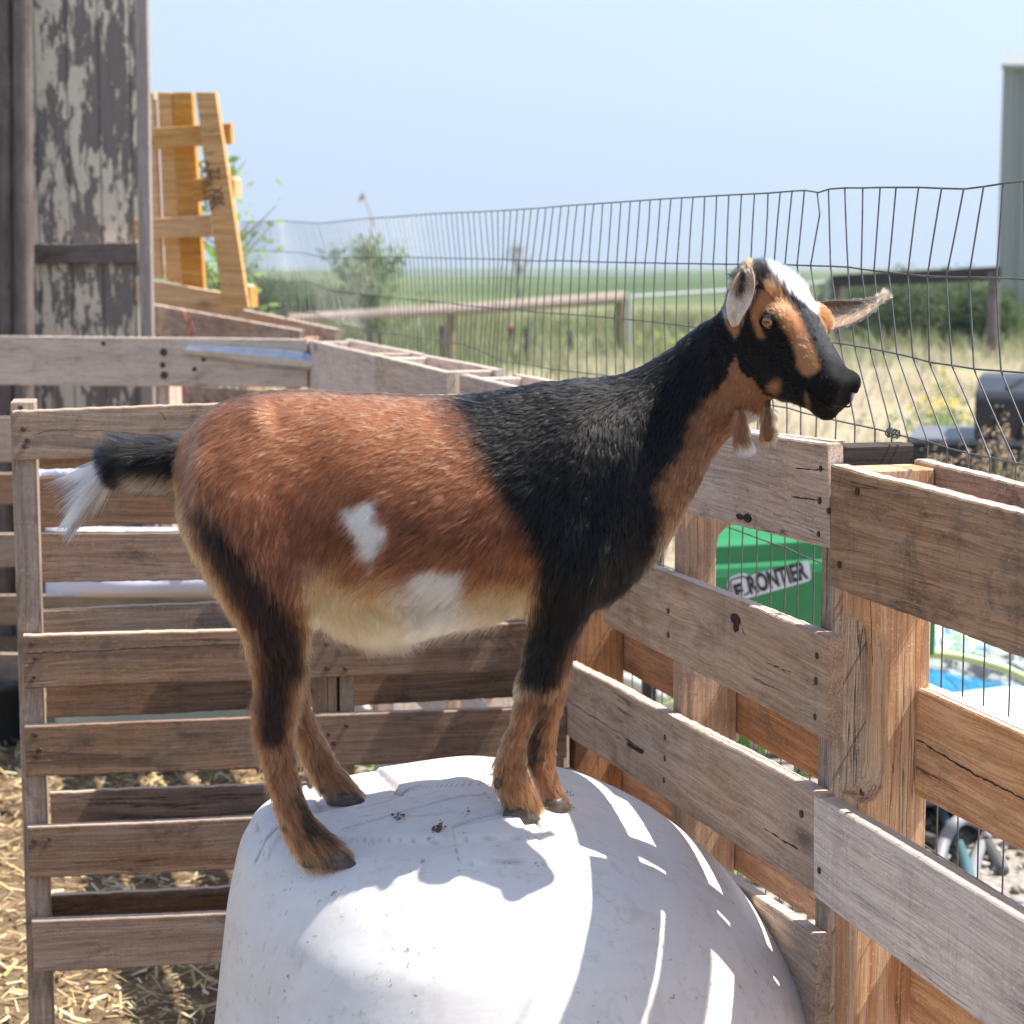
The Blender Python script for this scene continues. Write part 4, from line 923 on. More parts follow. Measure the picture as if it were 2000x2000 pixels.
for k in range(9):
    m = MB(); cx_ = x0 + .09 + k * .105
    m.box((cx_, YBx - .003, (zl + zd) / 2 - .01), Vector((.28, 0, 1)).normalized(), Vector((1, 0, -.28)).normalized(), (0, 1, 0), .075, .012, .006, .003); m.build('slot', M['louv'], bx_)
    m = MB(); m.box((cx_ + .06, YBx + .15, zl + .0555), Vector((.35, 1, .195)).normalized(), Vector((1, -.35, 0)).normalized(), (0, -.19, 1), .085, .010, .005, .003); m.build('slot', M['louv'], bx_)
x1 = P(1775, 850, YBx).x
m = MB(); m.box(((x1 + x0 + 1) / 2, YBx + .33, zd - .012), (1, 0, 0), (0, 1, 0), (0, 0, 1), (x0 + 1 - x1) / 2, .34, .011, .002); m.build('deck', M['deck'], tr)
m = MB(); m.box(((x1 + x0 + 1) / 2, YBx + .33, zd - .10), (1, 0, 0), (0, 1, 0), (0, 0, 1), (x0 + 1 - x1) / 2 - .01, .33, .075, .01); m.build('frame', M['blk'], tr)
for dx in (.35, 1.1):
    m = MB(); c = Vector((x1 + dx, YBx - .05, .24)); rows = []
    for dy, r_ in ((-.06, .15), (-.07, .21), (-.05, .24), (.05, .24), (.07, .21), (.06, .15)): rows.append([c + Vector((math.cos(q) * r_, dy, math.sin(q) * r_)) for q in np.linspace(0, 2 * math.pi, 24, endpoint=False)])
    m.grid(rows, None, close=True, caps=True); m.build('wheel', M['rubber'], tr, smooth=True)
m = MB(); m.box(((x1 + x0 + 1) / 2, YBx + .3, .38), (1, 0, 0), (0, 1, 0), (0, 0, 1), (x0 + 1 - x1) / 2 - .1, .06, .16, .01); m.build('axle_frame', M['blk'], tr)

tr.rotation_euler.z = -R(15)

# black pot on the pen floor far left
pc = G(6, 1452, 0); m = MB(); rows = []
for z, r_ in ((0, .085), (.01, .09), (.17, .11), (.175, .125), (.21, .125), (.21, .112), (.02, .08)): rows.append([Vector((pc.x + math.cos(q) * r_, pc.y + math.sin(q) * r_, z)) for q in np.linspace(0, 2 * math.pi, 26, endpoint=False)])
m.grid(rows, None, close=True, caps=True); tag(m.build('plant_pot', M['blk'], None, smooth=True), 'black plastic pot on the ground at the far left', 'pot')

# pale tubs and a shallow trough glimpsed between the slats of the rear pallet
b = NB('pale_green_fibreglass'); M['trough'] = b.bsdf((.42, .50, .42), .35)
t0 = G(300, 1500, 0); m = MB(); 
tro = []
for z, sx_, sy_ in ((0, .27, .28), (.26, .30, .32), (.28, .32, .34), (.28, .29, .31), (.03, .25, .26)):
    tro.append([Vector((t0.x + math.copysign(abs(math.cos(q)) ** .4, math.cos(q)) * sx_, t0.y + .2 + math.copysign(abs(math.sin(q)) ** .4, math.sin(q)) * sy_, z)) for q in np.linspace(0, 2 * math.pi, 40, endpoint=False)])
m.grid(tro, None, close=True, caps=True); tag(m.build('water_trough', M['trough'], None, smooth=False), 'pale green trough glimpsed low between the rear pallet slats', 'trough')
b = NB('lilac_white_plastic'); M['lilac'] = b.bsdf((.74, .72, .80), .5)
for k, (x0_, x1_, yt, yb, Y_, lb) in enumerate(((60, 190, 915, 1010, 5.2, 'white plastic sheet showing in the gap beside the tail'), (90, 420, 1030, 1165, 5.25, 'white plastic sheet lower down behind the rear pallet'))):
    m = MB(); rows = []
    for j in range(9):
        f = j / 8; rows.append([P(x0_ + (x1_ - x0_) * g_, yt + (yb - yt) * f, Y_ + .05 * mnoise.noise(Vector((g_ * 3, f * 3, k)))) for g_ in np.linspace(0, 1, 12)])
    m.grid(rows); m.fix = False; o_ = m.build('plastic_sheet', M['lilac'], None, smooth=True); so = o_.modifiers.new('s', 'SOLIDIFY'); so.thickness = .004; tag(o_, lb, 'plastic sheet')

# ------------------------------------------------------------------ rail fence in the meadow
def pole(name, a, b_, r0, r1, mat, parent, n=10):
    m = MB(); a, b_ = Vector(a), Vector(b_); m.tube([a, a * .5 + b_ * .5 + Vector((0, 0, -.02)), b_], [r0, (r0 + r1) / 2, r1], n); return m.build(name, mat, parent)
M['lichen_post'] = wood('lichen_post', (.42, .36, .20), (.28, .22, .12), (.34, .30, .22), .4, .4)
rf = tag(empty('rail_fence', (P(1200, 690, 30).x, 30, 0)), 'weathered timber rail on posts crossing the green meadow', 'rail fence')
a, c_ = P(560, 622, 24), P(1216, 581, 31)
pole('rail', a, c_, .055, .10, M['far_grey'], rf)
for x, yt, Yp, r_ in ((1212, 574, 30.9, .085), (880, 603, 27.2, .065), (600, 618, 24.4, .05)):
    t_ = P(x, yt, Yp); pole('post', (t_.x, t_.y, 0), t_, r_, r_ * .95, M['lichen_post'], rf)
rf2 = tag(empty('rail_fence', (P(1800, 640, 36).x, 36, 0)), 'dark timber beam on posts near the metal building', 'rail fence')
a, c_ = P(1628, 549, 34), P(1950, 534, 30)
m = MB(); dd = (c_ - a).normalized(); m.box((a + c_) / 2, dd, dd.cross(Vector((0, 0, 1))), (0, 0, 1), (c_ - a).length / 2, .05, .10, .01); m.build('beam', M['dark_wood'], rf2)
for x, yt, Yp in ((1638, 540, 34.1), (1942, 530, 30.1)):
    t_ = P(x, yt, Yp); pole('post', (t_.x, t_.y, 0), t_, .09, .09, M['old_timber'], rf2)
b = NB('white_pipe'); M['wpipe'] = b.bsdf((.42, .43, .44), .5)
pg = tag(empty('pipe_gate', (P(1420, 690, 32).x, 32, 0)), 'thin white pipe rail between the timber rail and the goat', 'pipe rail')
pole('rail', P(1226, 580, 31.5), P(1614, 551, 34), .026, .026, M['wpipe'], pg)
for x, yt, Yp in ((1228, 572, 31.5), (1615, 545, 34)):
    t_ = P(x, yt, Yp); pole('post', (t_.x, t_.y, 0), t_, .04, .04, M['wpipe'], pg)
for x, yt, yb, lb in ((998, 640, 660, 'stake with a red cap, left of the tall rail post'), (865, 636, 690, 'short dark stake beside the thin rail post'), (1114, 645, 670, 'short dark stake right of the red capped one'), (725, 636, 680, 'short stake below the young tree'), (1030, 640, 690, 'thin dark stake right of the red capped one')):
    q = G(x, yb + 18, 0); t_ = P(x, yt, q.y); m = MB(); m.tube([(q.x, q.y, 0), t_], .05, 8); o_ = m.build('stake', M['old_timber']); tag(o_, lb, 'stake', 'short stakes in the meadow')
    if 'red cap, left' in lb: m = MB(); m.box(t_, (1, 0, 0), (0, 1, 0), (0, 0, 1), .085, .06, .03, .01); m.build('cap', M['red'], o_)

# corrugated metal building
b = NB('corrugated_steel'); s_ = b.sep(b.pos()); M['corr'] = b.bsdf(b.mix(b.noise(b.pos(), .8, 4), (.33, .33, .31), (.27, .275, .26)), .45, Metallic=.15)
YB = 38; xl = P(1953, 600, YB).x
mb = tag(empty('metal_building', (xl + 4, YB, 0)), 'tall corrugated grey metal building at the right edge', 'building')
def corr(p0, p1, z0, z1, name):
    m = MB(); p0, p1 = Vector(p0), Vector(p1); L = (p1 - p0).length; u = (p1 - p0) / L; n_ = Vector((u.y, -u.x)); pts = []; s = 0
    while s < L:
        for ds, dn in ((0, 0), (.07, 0), (.10, .03), (.14, .03), (.17, 0)): pts.append(p0 + u * min(s + ds, L) + n_ * dn)
        s += .2
    m.grid([[Vector((q.x, q.y, z0)) for q in pts], [Vector((q.x, q.y, z1)) for q in pts]]); m.fix = False; return m.build(name, M['corr'], mb)
corr((xl, YB), (xl + 9, YB + .8), 0, 4.9, 'wall'); corr((xl * 1.275, YB + 10), (xl, YB), 0, 4.9, 'wall')
m = MB(); rq = [(xl - .15, YB - .2, 4.86), (xl + 9.2, YB + .6, 4.86), (xl * 1.275 + 9.2, YB + 10.8, 6.1), (xl * 1.275 - .15, YB + 10, 6.1)]; m.add([Vector(q) for q in rq] + [Vector(q) + Vector((0, 0, .08)) for q in rq], [(0, 1, 2, 3), (7, 6, 5, 4), (0, 4, 5, 1), (1, 5, 6, 2), (2, 6, 7, 3), (3, 7, 4, 0)]); m.build('roof', M['corr'], mb)
m = MB(); m.box((xl + .02, YB - .04, 2.45), (0, 0, 1), (1, 0, 0), (0, 1, 0), 2.45, .09, .05, .01); m.build('corner_trim', M['corr'], mb)

# ------------------------------------------------------------------ shrubs, young tree, flowers
def cloud(c, r, n, pw=.4, seed=0):
    rg = np.random.default_rng(seed); v = rg.normal(size=(n, 3)); v /= np.linalg.norm(v, axis=1, keepdims=True)
    lump = np.array([1 + .45 * mnoise.noise(Vector(q * 2.3) + Vector((seed, 0, 0))) + .22 * mnoise.noise(Vector(q * 6.1) + Vector((seed, 0, 0))) for q in v])
    return np.array(c) + v * (rg.random(n) ** pw * lump)[:, None] * np.array(r), rg
def bush(c, r, n, leaf, cols, label, seed, name='shrub', group=None):
    pts, rg = cloud(c, r, n, .3, seed); pts = pts[pts[:, 2] > .02]
    V, F = leaves(pts, rg.uniform(.6, 1.3, len(pts)) * leaf, rng=rg, asp=.5)
    t = rg.random((len(pts), 1)); cc_ = np.array(cols[0]) * (1 - t) + np.array(cols[1]) * t; cc_ *= rg.uniform(.8, 1.2, (len(pts), 1))
    e = tag(empty(name, (c[0], c[1], terr(c[1]))), label, 'shrub', group)
    scatter_mesh('foliage', M['leaf'], (V, F), np.repeat(cc_, 4, 0), None, e)
    m = MB()
    for k in range(7):
        a_ = rg.uniform(0, 6.28); m.tube([(c[0] + .1 * math.cos(a_), c[1] + .1 * math.sin(a_), terr(c[1])), (c[0] + r[0] * .3 * math.cos(a_), c[1] + r[1] * .3 * math.sin(a_), c[2] * .7), (c[0] + r[0] * .6 * math.cos(a_), c[1] + r[1] * .6 * math.sin(a_), c[2] + r[2] * .35)], [.04, .025, .008], 6)
    m.build('stem', M['bark'], e); return e
sage = ((.085, .12, .055), (.20, .25, .125)); olive = ((.05, .085, .035), (.13, .18, .075))
for k, (x, Yb, rx, rz, cs, lb) in enumerate(((1718, 37, .62, .56, sage, 'grey green shrub nearest the tip of the goat\'s far ear'), (1782, 35, .66, .60, sage, 'grey green shrub under the middle of the dark beam'), (1850, 36, .62, .62, sage, 'grey green shrub just left of the dark beam\'s right post'), (1925, 34, .62, .50, olive, 'darker shrub at the foot of the metal building'), (1670, 44, .8, .50, olive, 'small dark shrub beyond the left end of the dark beam'),
        (495, 46, 1.0, .52, olive, 'shrub furthest left behind the wire fence'), (560, 50, 1.1, .50, sage, 'rounded shrub between the far left one and the young sapling'), (630, 47, 1.0, .40, sage, 'low shrub directly behind the left side of the young sapling'))):
    q = P(x, 600, Yb); bush((q.x, q.y, rz * .98 + terr(Yb)), (rx * 1.1, .8, rz * 1.12), 8200, .07, cs, lb, 20 + k, group='shrubs at the edge of the meadow')
def twig_tree(base, top, spread, n_br, n_leaf, leaf, cols, label, seed, name='young_tree', cat='tree', r0=.03):
    rg = np.random.default_rng(seed); e = tag(empty(name, base), label, cat); base, top = Vector(base), Vector(top); ax = top - base; m = MB(); tips = []
    pts = [base + ax * f + Vector((mnoise.noise(Vector((f * 3, seed, 0))), mnoise.noise(Vector((f * 3, seed, 5))), 0)) * .08 * ax.length for f in np.linspace(0, 1, 8)]
    m.tube(pts, list(np.linspace(r0, r0 * .15, 8)), 8); m.build('trunk', M['bark'], e); m = MB()
    for k in range(n_br):
        f = rg.uniform(.25, 1) if k % 4 else rg.uniform(.6, .98); i = int(f * 7); p0 = pts[min(i, 6)].lerp(pts[min(i + 1, 7)], f * 7 - i)
        a_ = rg.uniform(0, 6.28); L = spread * (1.15 - f) * rg.uniform(.6, 1.2) + .05; d = Vector((math.cos(a_), math.sin(a_), rg.uniform(.35, 1.1))).normalized()
        p1 = p0 + d * L * .5; p2 = p0 + d * L + Vector((0, 0, L * .15)); m.tube([p0, p1, p2], [r0 * .3, r0 * .18, r0 * .06], 5); tips += [(p0, p1, p2)] * max(1, int(L / spread * 5))
    br = m.build('branches', M['bark'], e); br['kind'] = 'stuff' if False else br.get('kind', ''); 
    if 'kind' in br: del br['kind']
    c0 = []
    for _ in range(n_leaf):
        p0, p1, p2 = tips[rg.integers(len(tips))]; t = rg.random(); q = (p0.lerp(p1, t * 2) if t < .5 else p1.lerp(p2, t * 2 - 1)) + Vector(rg.normal(0, leaf * .8, 3)); c0.append(q)
    c0 = np.array(c0); V, F = leaves(c0, rg.uniform(.6, 1.3, len(c0)) * leaf, rng=rg, asp=.5); t = rg.random((len(c0), 1)); cc_ = np.array(cols[0]) * (1 - t) + np.array(cols[1]) * t
    scatter_mesh('crown', M['leaf'], (V, F), np.repeat(cc_, 4, 0), None, e); return e
b0 = G(745, 706, 0); b0.z = 0; b0 = Vector(b0); sc = b0.y
twig_tree(b0, P(722, 490, sc), 1.35, 46, 2400, .085, ((.09, .16, .035), (.19, .27, .07)), 'young sapling with sparse leaves behind the wire fence, left of centre', 3, r0=.035)
q = P(770, 400, 21); tw = Vector((q.x, q.y, q.z))
m = MB(); pts = [P(722, 470, sc - .3), P(728, 430, sc - .3), P(716, 400, sc - .3), P(708, 382, sc - .3)]; m.tube(pts, [.012, .010, .008, .005], 5)
b = NB('dead_leaf'); M['dead'] = b.bsdf((.42, .26, .15), .8)
dl = [P(708, 376, sc - .3), P(713, 384, sc - .3), P(706, 392, sc - .3), P(699, 397, sc - .32), P(702, 386, sc - .3)]
m.add(dl + [v + Vector((0, .02, 0)) for v in dl], [(0, 1, 2, 3, 4), (9, 8, 7, 6, 5)] + [(i, (i + 1) % 5, 5 + (i + 1) % 5, 5 + i) for i in range(5)])
tag(m.build('dead_twig', M['dead']), 'bare twig with one dead brown leaf, poking up above the sapling', 'twig')
twig_tree((P(420, 600, 9.2).x, 9.2, 0), P(428, 300, 9.2), .62, 44, 900, .055, ((.22, .36, .08), (.36, .50, .16)), 'bright green leafy sapling half hidden behind the fresh yellow pallet', 8, 'leafy_tree', r0=.022)
twig_tree((P(1010, 700, 60).x, 60, terr(60)), P(1012, 480, 60), 1.1, 30, 240, .09, ((.25, .18, .14), (.33, .25, .18)), 'faint bare sapling far off in the meadow, centre', 5, r0=.04)
# flowers: yellow weeds
def weed(x, y, n, h, cf, label, spread=.25, seed=1):
    rg = np.random.default_rng(seed); q = G(x, y, 0); e = tag(empty('wild_flower', (q.x, q.y, 0)), label, 'flower'); k = n
    bx = q.x + rg.normal(0, spread, k); by = q.y + rg.normal(0, spread * 1.6, k); hh = rg.uniform(.6, 1.1, k) * h; m = MB()
    for i in range(k): m.tube([(q.x, q.y, 0), (q.x * .4 + bx[i] * .6, q.y * .4 + by[i] * .6, hh[i] * .5), (bx[i] + rg.normal(0, .04), by[i], hh[i])], [.004, .003, .002], 4)
    m.build('stem', M['leafgreen'], e)
    c0 = np.stack([bx, by, hh], 1); c0 = np.repeat(c0, 9, 0) + rg.normal(0, .022, (k * 9, 3)); V, F = leaves(c0, .028, rng=rg, asp=.8, nrm_up=2); scatter_mesh('bloom', M['leaf'], (V, F), np.tile(cf, (len(V), 1)), None, e)
    c0 = np.stack([bx, by, hh * .5], 1); c0 = np.repeat(c0, 8, 0) + rg.normal(0, .05, (k * 8, 3)); V, F = leaves(c0, .06, rng=rg, asp=.3); scatter_mesh('foliage', M['leaf'], (V, F), np.tile((.12, .22, .05), (len(V), 1)), None, e)
b = NB('stem_green'); M['leafgreen'] = b.bsdf((.10, .18, .05), .7)
weed(1838, 855, 22, .33, (.80, .62, .04), 'cluster of yellow wild flowers beyond the wire, left of the trailer', .17, 2)
weed(1885, 790, 14, .3, (.75, .62, .08), 'fainter patch of yellow flowers just above the brighter cluster', .3, 3)
weed(1320, 705, 20, .35, (.70, .66, .08), 'yellow green flowering patch above the goat\'s neck', .3, 4)
def tuft(x, y, Y_, n, h, label, seed, cA=(.10, .19, .045), cB=(.2, .28, .09), spread=.18):
    rg = np.random.default_rng(seed); q = P(x, y, Y_); k = n
    c0 = np.stack([q.x + rg.normal(0, spread, k), Y_ + rg.normal(0, spread, k), rg.random(k) ** .8 * h], 1); V, F = leaves(c0, rg.uniform(.03, .075, k), rng=rg, asp=.35)
    t = rg.random((k, 1)); o_ = scatter_mesh('weed_clump', M['leaf'], (V, F), np.repeat(np.array(cA) * (1 - t) + np.array(cB) * t, 4, 0), None); tag(o_, label, 'weed')
tuft(1260, 1500, 4.9, 900, .26, 'bright green weeds in the gap between dome and side pallet', 11, (.13, .28, .04), (.26, .42, .08), .15)
tuft(1505, 1380, 6.2, 600, .15, 'small green weed on gravel between the two outer slats', 12)
tuft(760, 1390, 5.4, 500, .35, 'green weed seen through the rear pallet near the upright boards', 13, (.16, .34, .05), (.3, .5, .1), .07)
tuft(1830, 845, 15.5, 500, .3, 'green leafy clump beneath the yellow flowers', 14, spread=.3)
# tall seeding grass just outside the fence at the right
n = 520; y = RNG.uniform(6.6, 7.7, n); px = RNG.uniform(1770, 2150, n); x = (px - 1000) / FPX * y * 1.0; h = RNG.uniform(.45, .86, n) - (2000 - px).clip(0) / 260 * .16
blades(x, y, np.zeros(n), h, np.full(n, .006), .10, np.array([.30, .33, .14]) * RNG.uniform(.7, 1.3, (n, 1)), 'tall_grass', 'tall seeding grass just outside the wire at the right')
k = 300; c0 = np.stack([x[:k], y[:k], h[:k]], 1); c0 = np.repeat(c0, 12, 0) + RNG.normal(0, 1, (k * 12, 3)) * [.012, .012, .035]
V, F = leaves(c0, .022, asp=.35); t = np.repeat(RNG.random(k), 12)[:, None]; cc_ = np.array([.50, .38, .24]) * (1 - t) + np.array([.38, .24, .18]) * t
tag(scatter_mesh('grass_seed_heads', M['leaf'], (V, F), np.repeat(cc_, 4, 0)), 'pinkish tan seed heads above the tall grass')

# ------------------------------------------------------------------ the goat
GY = 2.50                                     # its middle plane
goat = tag(empty('goat', (P(850, 1000, GY).x, GY, DZ)), 'brown and black goat with white tail tip and wattles, standing on the white dome', 'goat')
gm = MB(); gm.fix = False
def ringsec(c, ax, bx, ra, rb, n=28, e=2.0):
    """super-ellipse ring around c spanned by ax (radius ra) and bx (radius rb)"""
    return [c + ax * (math.copysign(abs(math.cos(q)) ** (2 / e), math.cos(q)) * ra) + bx * (math.copysign(abs(math.sin(q)) ** (2 / e), math.sin(q)) * rb) for q in [2 * math.pi * k / n for k in range(n)]]
def loft(secs, n=28, e=2.0, endcap=.5):
    """secs: (p_top, p_bottom, half width, shift in y, depth Y)"""
    rows = []
    S = []
    for s in secs:
        a, b_, hw, Yc = s[:4]; A = P(*a, Yc); B = P(*b_, Yc); c = (A + B) / 2; ax = (A - B); ra = ax.length / 2; ax.normalize(); S.append((c, ax, ra, hw))
    for i, (c, ax, ra, hw) in enumerate(S):
        rows.append(ringsec(c, ax, Vector((0, 1, 0)), ra, hw, n, e))
    # rounded ends
    def cap(i, j):
        c, ax, ra, hw = S[i]; d = (c - S[j][0]).normalized(); out = []
        for f, k in ((.5, .87), (.8, .6), (.97, .24)): out.append(ringsec(c + d * min(ra, hw) * f * endcap, ax, Vector((0, 1, 0)), ra * k, hw * k, n, e))
        return out
    rows = cap(0, 1)[::-1] + rows + cap(-1, -2)
    gm.grid(rows, None, close=True, caps=True)
I = 5.0   # fur thickness (px) taken off the outline
# trunk
trunk = [((372, 842), (380, 1010), .055, GY), ((402, 802), (408, 1090), .085, GY), ((450, 776), (450, 1140), .102, GY), ((520, 764), (520, 1175), .112, GY), ((600, 762), (600, 1205), .122, GY), ((700, 767), (700, 1232), .138, GY),
         ((800, 773), (800, 1228), .143, GY), ((900, 773), (900, 1214), .138, GY), ((1000, 757), (1005, 1196), .124, GY), ((1090, 743), (1100, 1188), .110, GY), ((1160, 737), (1185, 1170), .100, GY), ((1205, 742), (1240, 1130), .088, GY), ((1240, 770), (1272, 1075), .068, GY)]
loft(trunk, 36, 2.15)
# neck and chest
neck = [((1090, 760), (1200, 1165), .088, GY), ((1150, 744), (1290, 1085), .084, GY), ((1200, 734), (1328, 1020), .074, GY), ((1248, 718), (1362, 955), .063, GY), ((1300, 684), (1393, 888), .054, GY - .003), ((1350, 650), (1432, 846), .046, GY - .012), ((1393, 616), (1470, 826), .041, GY - .03), ((1430, 590), (1500, 806), .036, GY - .05)]
loft(neck, 30, 2.1)
# thigh masses (near and far) flowing into the hind legs
def leg(secs, n=22, e=2.0):
    rows = []
    for (l, r_, y, hd, Yc) in secs:
        A = P(l, y, Yc); B = P(r_, y, Yc); c = (A + B) / 2; ax = (B - A) / 2; ra = ax.length; ax.normalize()
        rows.append(ringsec(c, ax, Vector((0, 1, 0)), ra, hd, n, e))
    gm.grid(rows, None, close=True, caps=True)
hn = [(400, 560, 850, .030, 2.455), (365, 600, 910, .045, 2.435), (345, 625, 980, .052, 2.425), (358, 640, 1040, .055, 2.42), (388, 642, 1100, .052, 2.415), (422, 632, 1160, .048, 2.415), (452, 612, 1200, .044, 2.415), (478, 602, 1245, .038, 2.415), (492, 596, 1290, .032, 2.415), (500, 590, 1335, .028, 2.415), (495, 583, 1375, .025, 2.415),
      (497, 577, 1410, .0235, 2.415), (506, 574, 1450, .022, 2.415), (517, 578, 1500, .021, 2.415), (532, 588, 1550, .021, 2.415), (545, 604, 1590, .022, 2.415), (554, 632, 1620, .023, 2.413), (566, 662, 1645, .024, 2.411), (580, 680, 1665, .024, 2.41), (590, 690, 1682, .022, 2.41)]
leg(hn)
hf = [(400, 560, 850, .030, 2.545), (365, 600, 910, .045, 2.565), (350, 620, 980, .052, 2.575), (370, 630, 1060, .052, 2.58), (420, 620, 1140, .048, 2.585), (470, 600, 1210, .04, 2.59), (505, 598, 1280, .032, 2.59), (535, 600, 1340, .027, 2.59), (552, 603, 1381, .023, 2.59), (566, 618, 1420, .021, 2.59),
      (582, 640, 1459, .020, 2.59), (598, 662, 1497, .021, 2.59), (614, 690, 1529, .022, 2.59), (636, 706, 1552, .021, 2.59), (648, 712, 1568, .019, 2.59)]
leg(hf)
fn = [(1010, 1190, 900, .03, 2.455), (1005, 1225, 980, .042, 2.435), (1010, 1220, 1060, .045, 2.43), (1025, 1190, 1120, .041, 2.43), (1038, 1160, 1170, .037, 2.435), (1036, 1142, 1210, .033, 2.44), (1030, 1126, 1250, .030, 2.445), (1020, 1106, 1295, .027, 2.45), (1010, 1094, 1335, .026, 2.452), (1006, 1068, 1376, .023, 2.452),
      (1000, 1043, 1410, .0200, 2.46), (983, 1026, 1448, .0185, 2.466), (967, 1025, 1492, .0195, 2.472), (966, 1034, 1525, .020, 2.476), (978, 1050, 1556, .020, 2.48), (986, 1054, 1576, .019, 2.482)]
leg(fn)
ff = [(1010, 1190, 900, .03, 2.545), (1005, 1225, 980, .042, 2.565), (1010, 1220, 1060, .045, 2.57), (1025, 1190, 1120, .041, 2.57), (1040, 1150, 1180, .034, 2.565), (1046, 1122, 1250, .029, 2.56), (1056, 1110, 1310, .026, 2.557), (1056, 1100, 1360, .024, 2.55), (1044, 1090, 1400, .0205, 2.546),
      (1034, 1083, 1446, .018, 2.542), (1030, 1082, 1485, .0195, 2.54), (1040, 1088, 1520, .020, 2.538), (1056, 1102, 1552, .020, 2.536), (1062, 1108, 1572, .019, 2.535)]
leg(ff)
# head
HO = P(1520, 549, 2.44)
hA = Vector((.47, -.52, -.71)).normalized(); hW = Vector((-.74, -.67, 0)).normalized(); hV = hW.cross(hA).normalized()
if hV.z < 0: hV = -hV
def hp(u, v, w=0.0): return HO + hA * u + hV * v + hW * w
def head_loft(S, e=2.2, n=28):
    rows = []
    for (u, vt, vb, hw, *k) in S:
        c = hp(u, (vt + vb) / 2); tl = k[0] if k else 0
        rows.append([c + hV * (math.copysign(abs(math.cos(q)) ** (2 / e), math.cos(q)) * (vt - vb) / 2) + hW * (math.copysign(abs(math.sin(q)) ** (2 / e), math.sin(q)) * hw * (1 - tl * math.cos(q))) for q in [2 * math.pi * i / n for i in range(n)]])
    gm.grid(rows, None, close=True, caps=True)
head_loft([(-.038, -.018, -.060, .018), (-.026, -.004, -.080, .032), (-.005, .005, -.092, .040, -.05), (.02, .010, -.096, .043, -.02), (.045, .011, -.099, .0435, .02), (.068, .009, -.101, .040, .02), (.088, .006, -.098, .036, .0), (.105, .004, -.092, .033, -.06), (.122, .002, -.080, .0295, -.08), (.138, .0005, -.071, .0275, -.05), (.149, -.004, -.064, .0270), (.158, -.012, -.060, .0255), (.165, -.021, -.056, .0215), (.168, -.030, -.050, .015)])
for sg in (1, -1):
    Mh = Matrix((hA, hV, hW)).transposed()
    gm.ell(hp(.055, -.008, sg * .034), (.024, .018, .0175), Mh)          # orbit
    gm.ell(hp(.042, -.058, sg * .024), (.038, .033, .020), Mh)           # cheek
    gm.ell(hp(.150, -.0120, sg * .0165), (.015, .0135, .0135), Mh)           # nostril wing
    gm.ell(hp(.146, -.0265, sg * .013), (.026, .0105, .018), Mh)           # upper lip
    gm.ell(hp(.000, -.045, sg * .036), (.018, .022, .012), Mh)           # ear root
gm.ell(hp(.149, -.050, 0), (.025, .0150, .0195), Matrix((hA, hV, hW)).transposed())   # chin
gm.ell(hp(.153, -.013, 0), (.010, .012, .014), Matrix((hA, hV, hW)).transposed())
# udder bulge
gm.ell(P(735, 1195, GY), (.05, .045, .028)); gm.ell(P(690, 1200, GY), (.04, .05, .026))

raw = gm.build('goat_body', None); 
rm = raw.modifiers.new('r', 'REMESH'); rm.mode = 'VOXEL'; rm.voxel_size = .0036; rm.use_smooth_shade = True
sm_ = raw.modifiers.new('s', 'SMOOTH'); sm_.factor = .6; sm_.iterations = 5
bpy.context.view_layer.update()
dg = bpy.context.evaluated_depsgraph_get()
me = bpy.data.meshes.new_from_object(raw.evaluated_get(dg)); bpy.data.objects.remove(raw)
nv = len(me.vertices); V = np.empty(nv * 3, np.float32); me.vertices.foreach_get('co', V); V = V.reshape(-1, 3).astype(float)
nf = len(me.polygons); Fq = np.empty(len(me.loops), np.int32); me.loops.foreach_get('vertex_index', Fq)
ls = np.empty(nf, np.int32); me.polygons.foreach_get('loop_start', ls); lt = np.empty(nf, np.int32); me.polygons.foreach_get('loop_total', lt)
T = np.concatenate([np.stack([Fq[ls], Fq[ls + 1], Fq[ls + 2]], 1), np.stack([Fq[ls[lt == 4]], Fq[ls[lt == 4] + 2], Fq[ls[lt == 4] + 3]], 1)])
def smooth_region(V, mask, it, T=T):
    E = np.concatenate([T[:, [0, 1]], T[:, [1, 2]], T[:, [2, 0]]]); 
    for _ in range(it):
        A = np.zeros_like(V); C_ = np.zeros(len(V)); np.add.at(A, E[:, 0], V[E[:, 1]]); np.add.at(C_, E[:, 0], 1); np.add.at(A, E[:, 1], V[E[:, 0]]); np.add.at(C_, E[:, 1], 1)
        V = V * (1 - mask[:, None] * .6) + (A / C_[:, None]) * mask[:, None] * .6
    return V
def proj(V):
    """side-view coordinates of goat points (the pattern is laid out on the animal's own side)"""
    X, Y, Z = V[:, 0], V[:, 1], V[:, 2] - H
    f = Y * CT - Z * ST; yc = Y * ST + Z * CT
    return 1000 + FPX * X / f, 1000 - FPX * yc / f
def headuv(V):
    D = V - np.array(HO); return D @ np.array(hA), D @ np.array(hV), D @ np.array(hW)
x_, y_ = proj(V); hu, hv, hw_ = headuv(V)
ishead = (hu > -.05) & (hu < .25) & (np.abs(hw_) < .075) & (hv > -.13) & (hv < .05)
mask = np.clip((1240 - np.abs(y_ - 700)) / 400, 0, 1) * (~ishead) * ((y_ < 1250))
V = smooth_region(V, mask.astype(float), 60)
# join of neck and head
mk = np.exp(-((x_ - 1420) / 40) ** 2 - ((y_ - 700) / 120) ** 2); V = smooth_region(V, mk, 40)
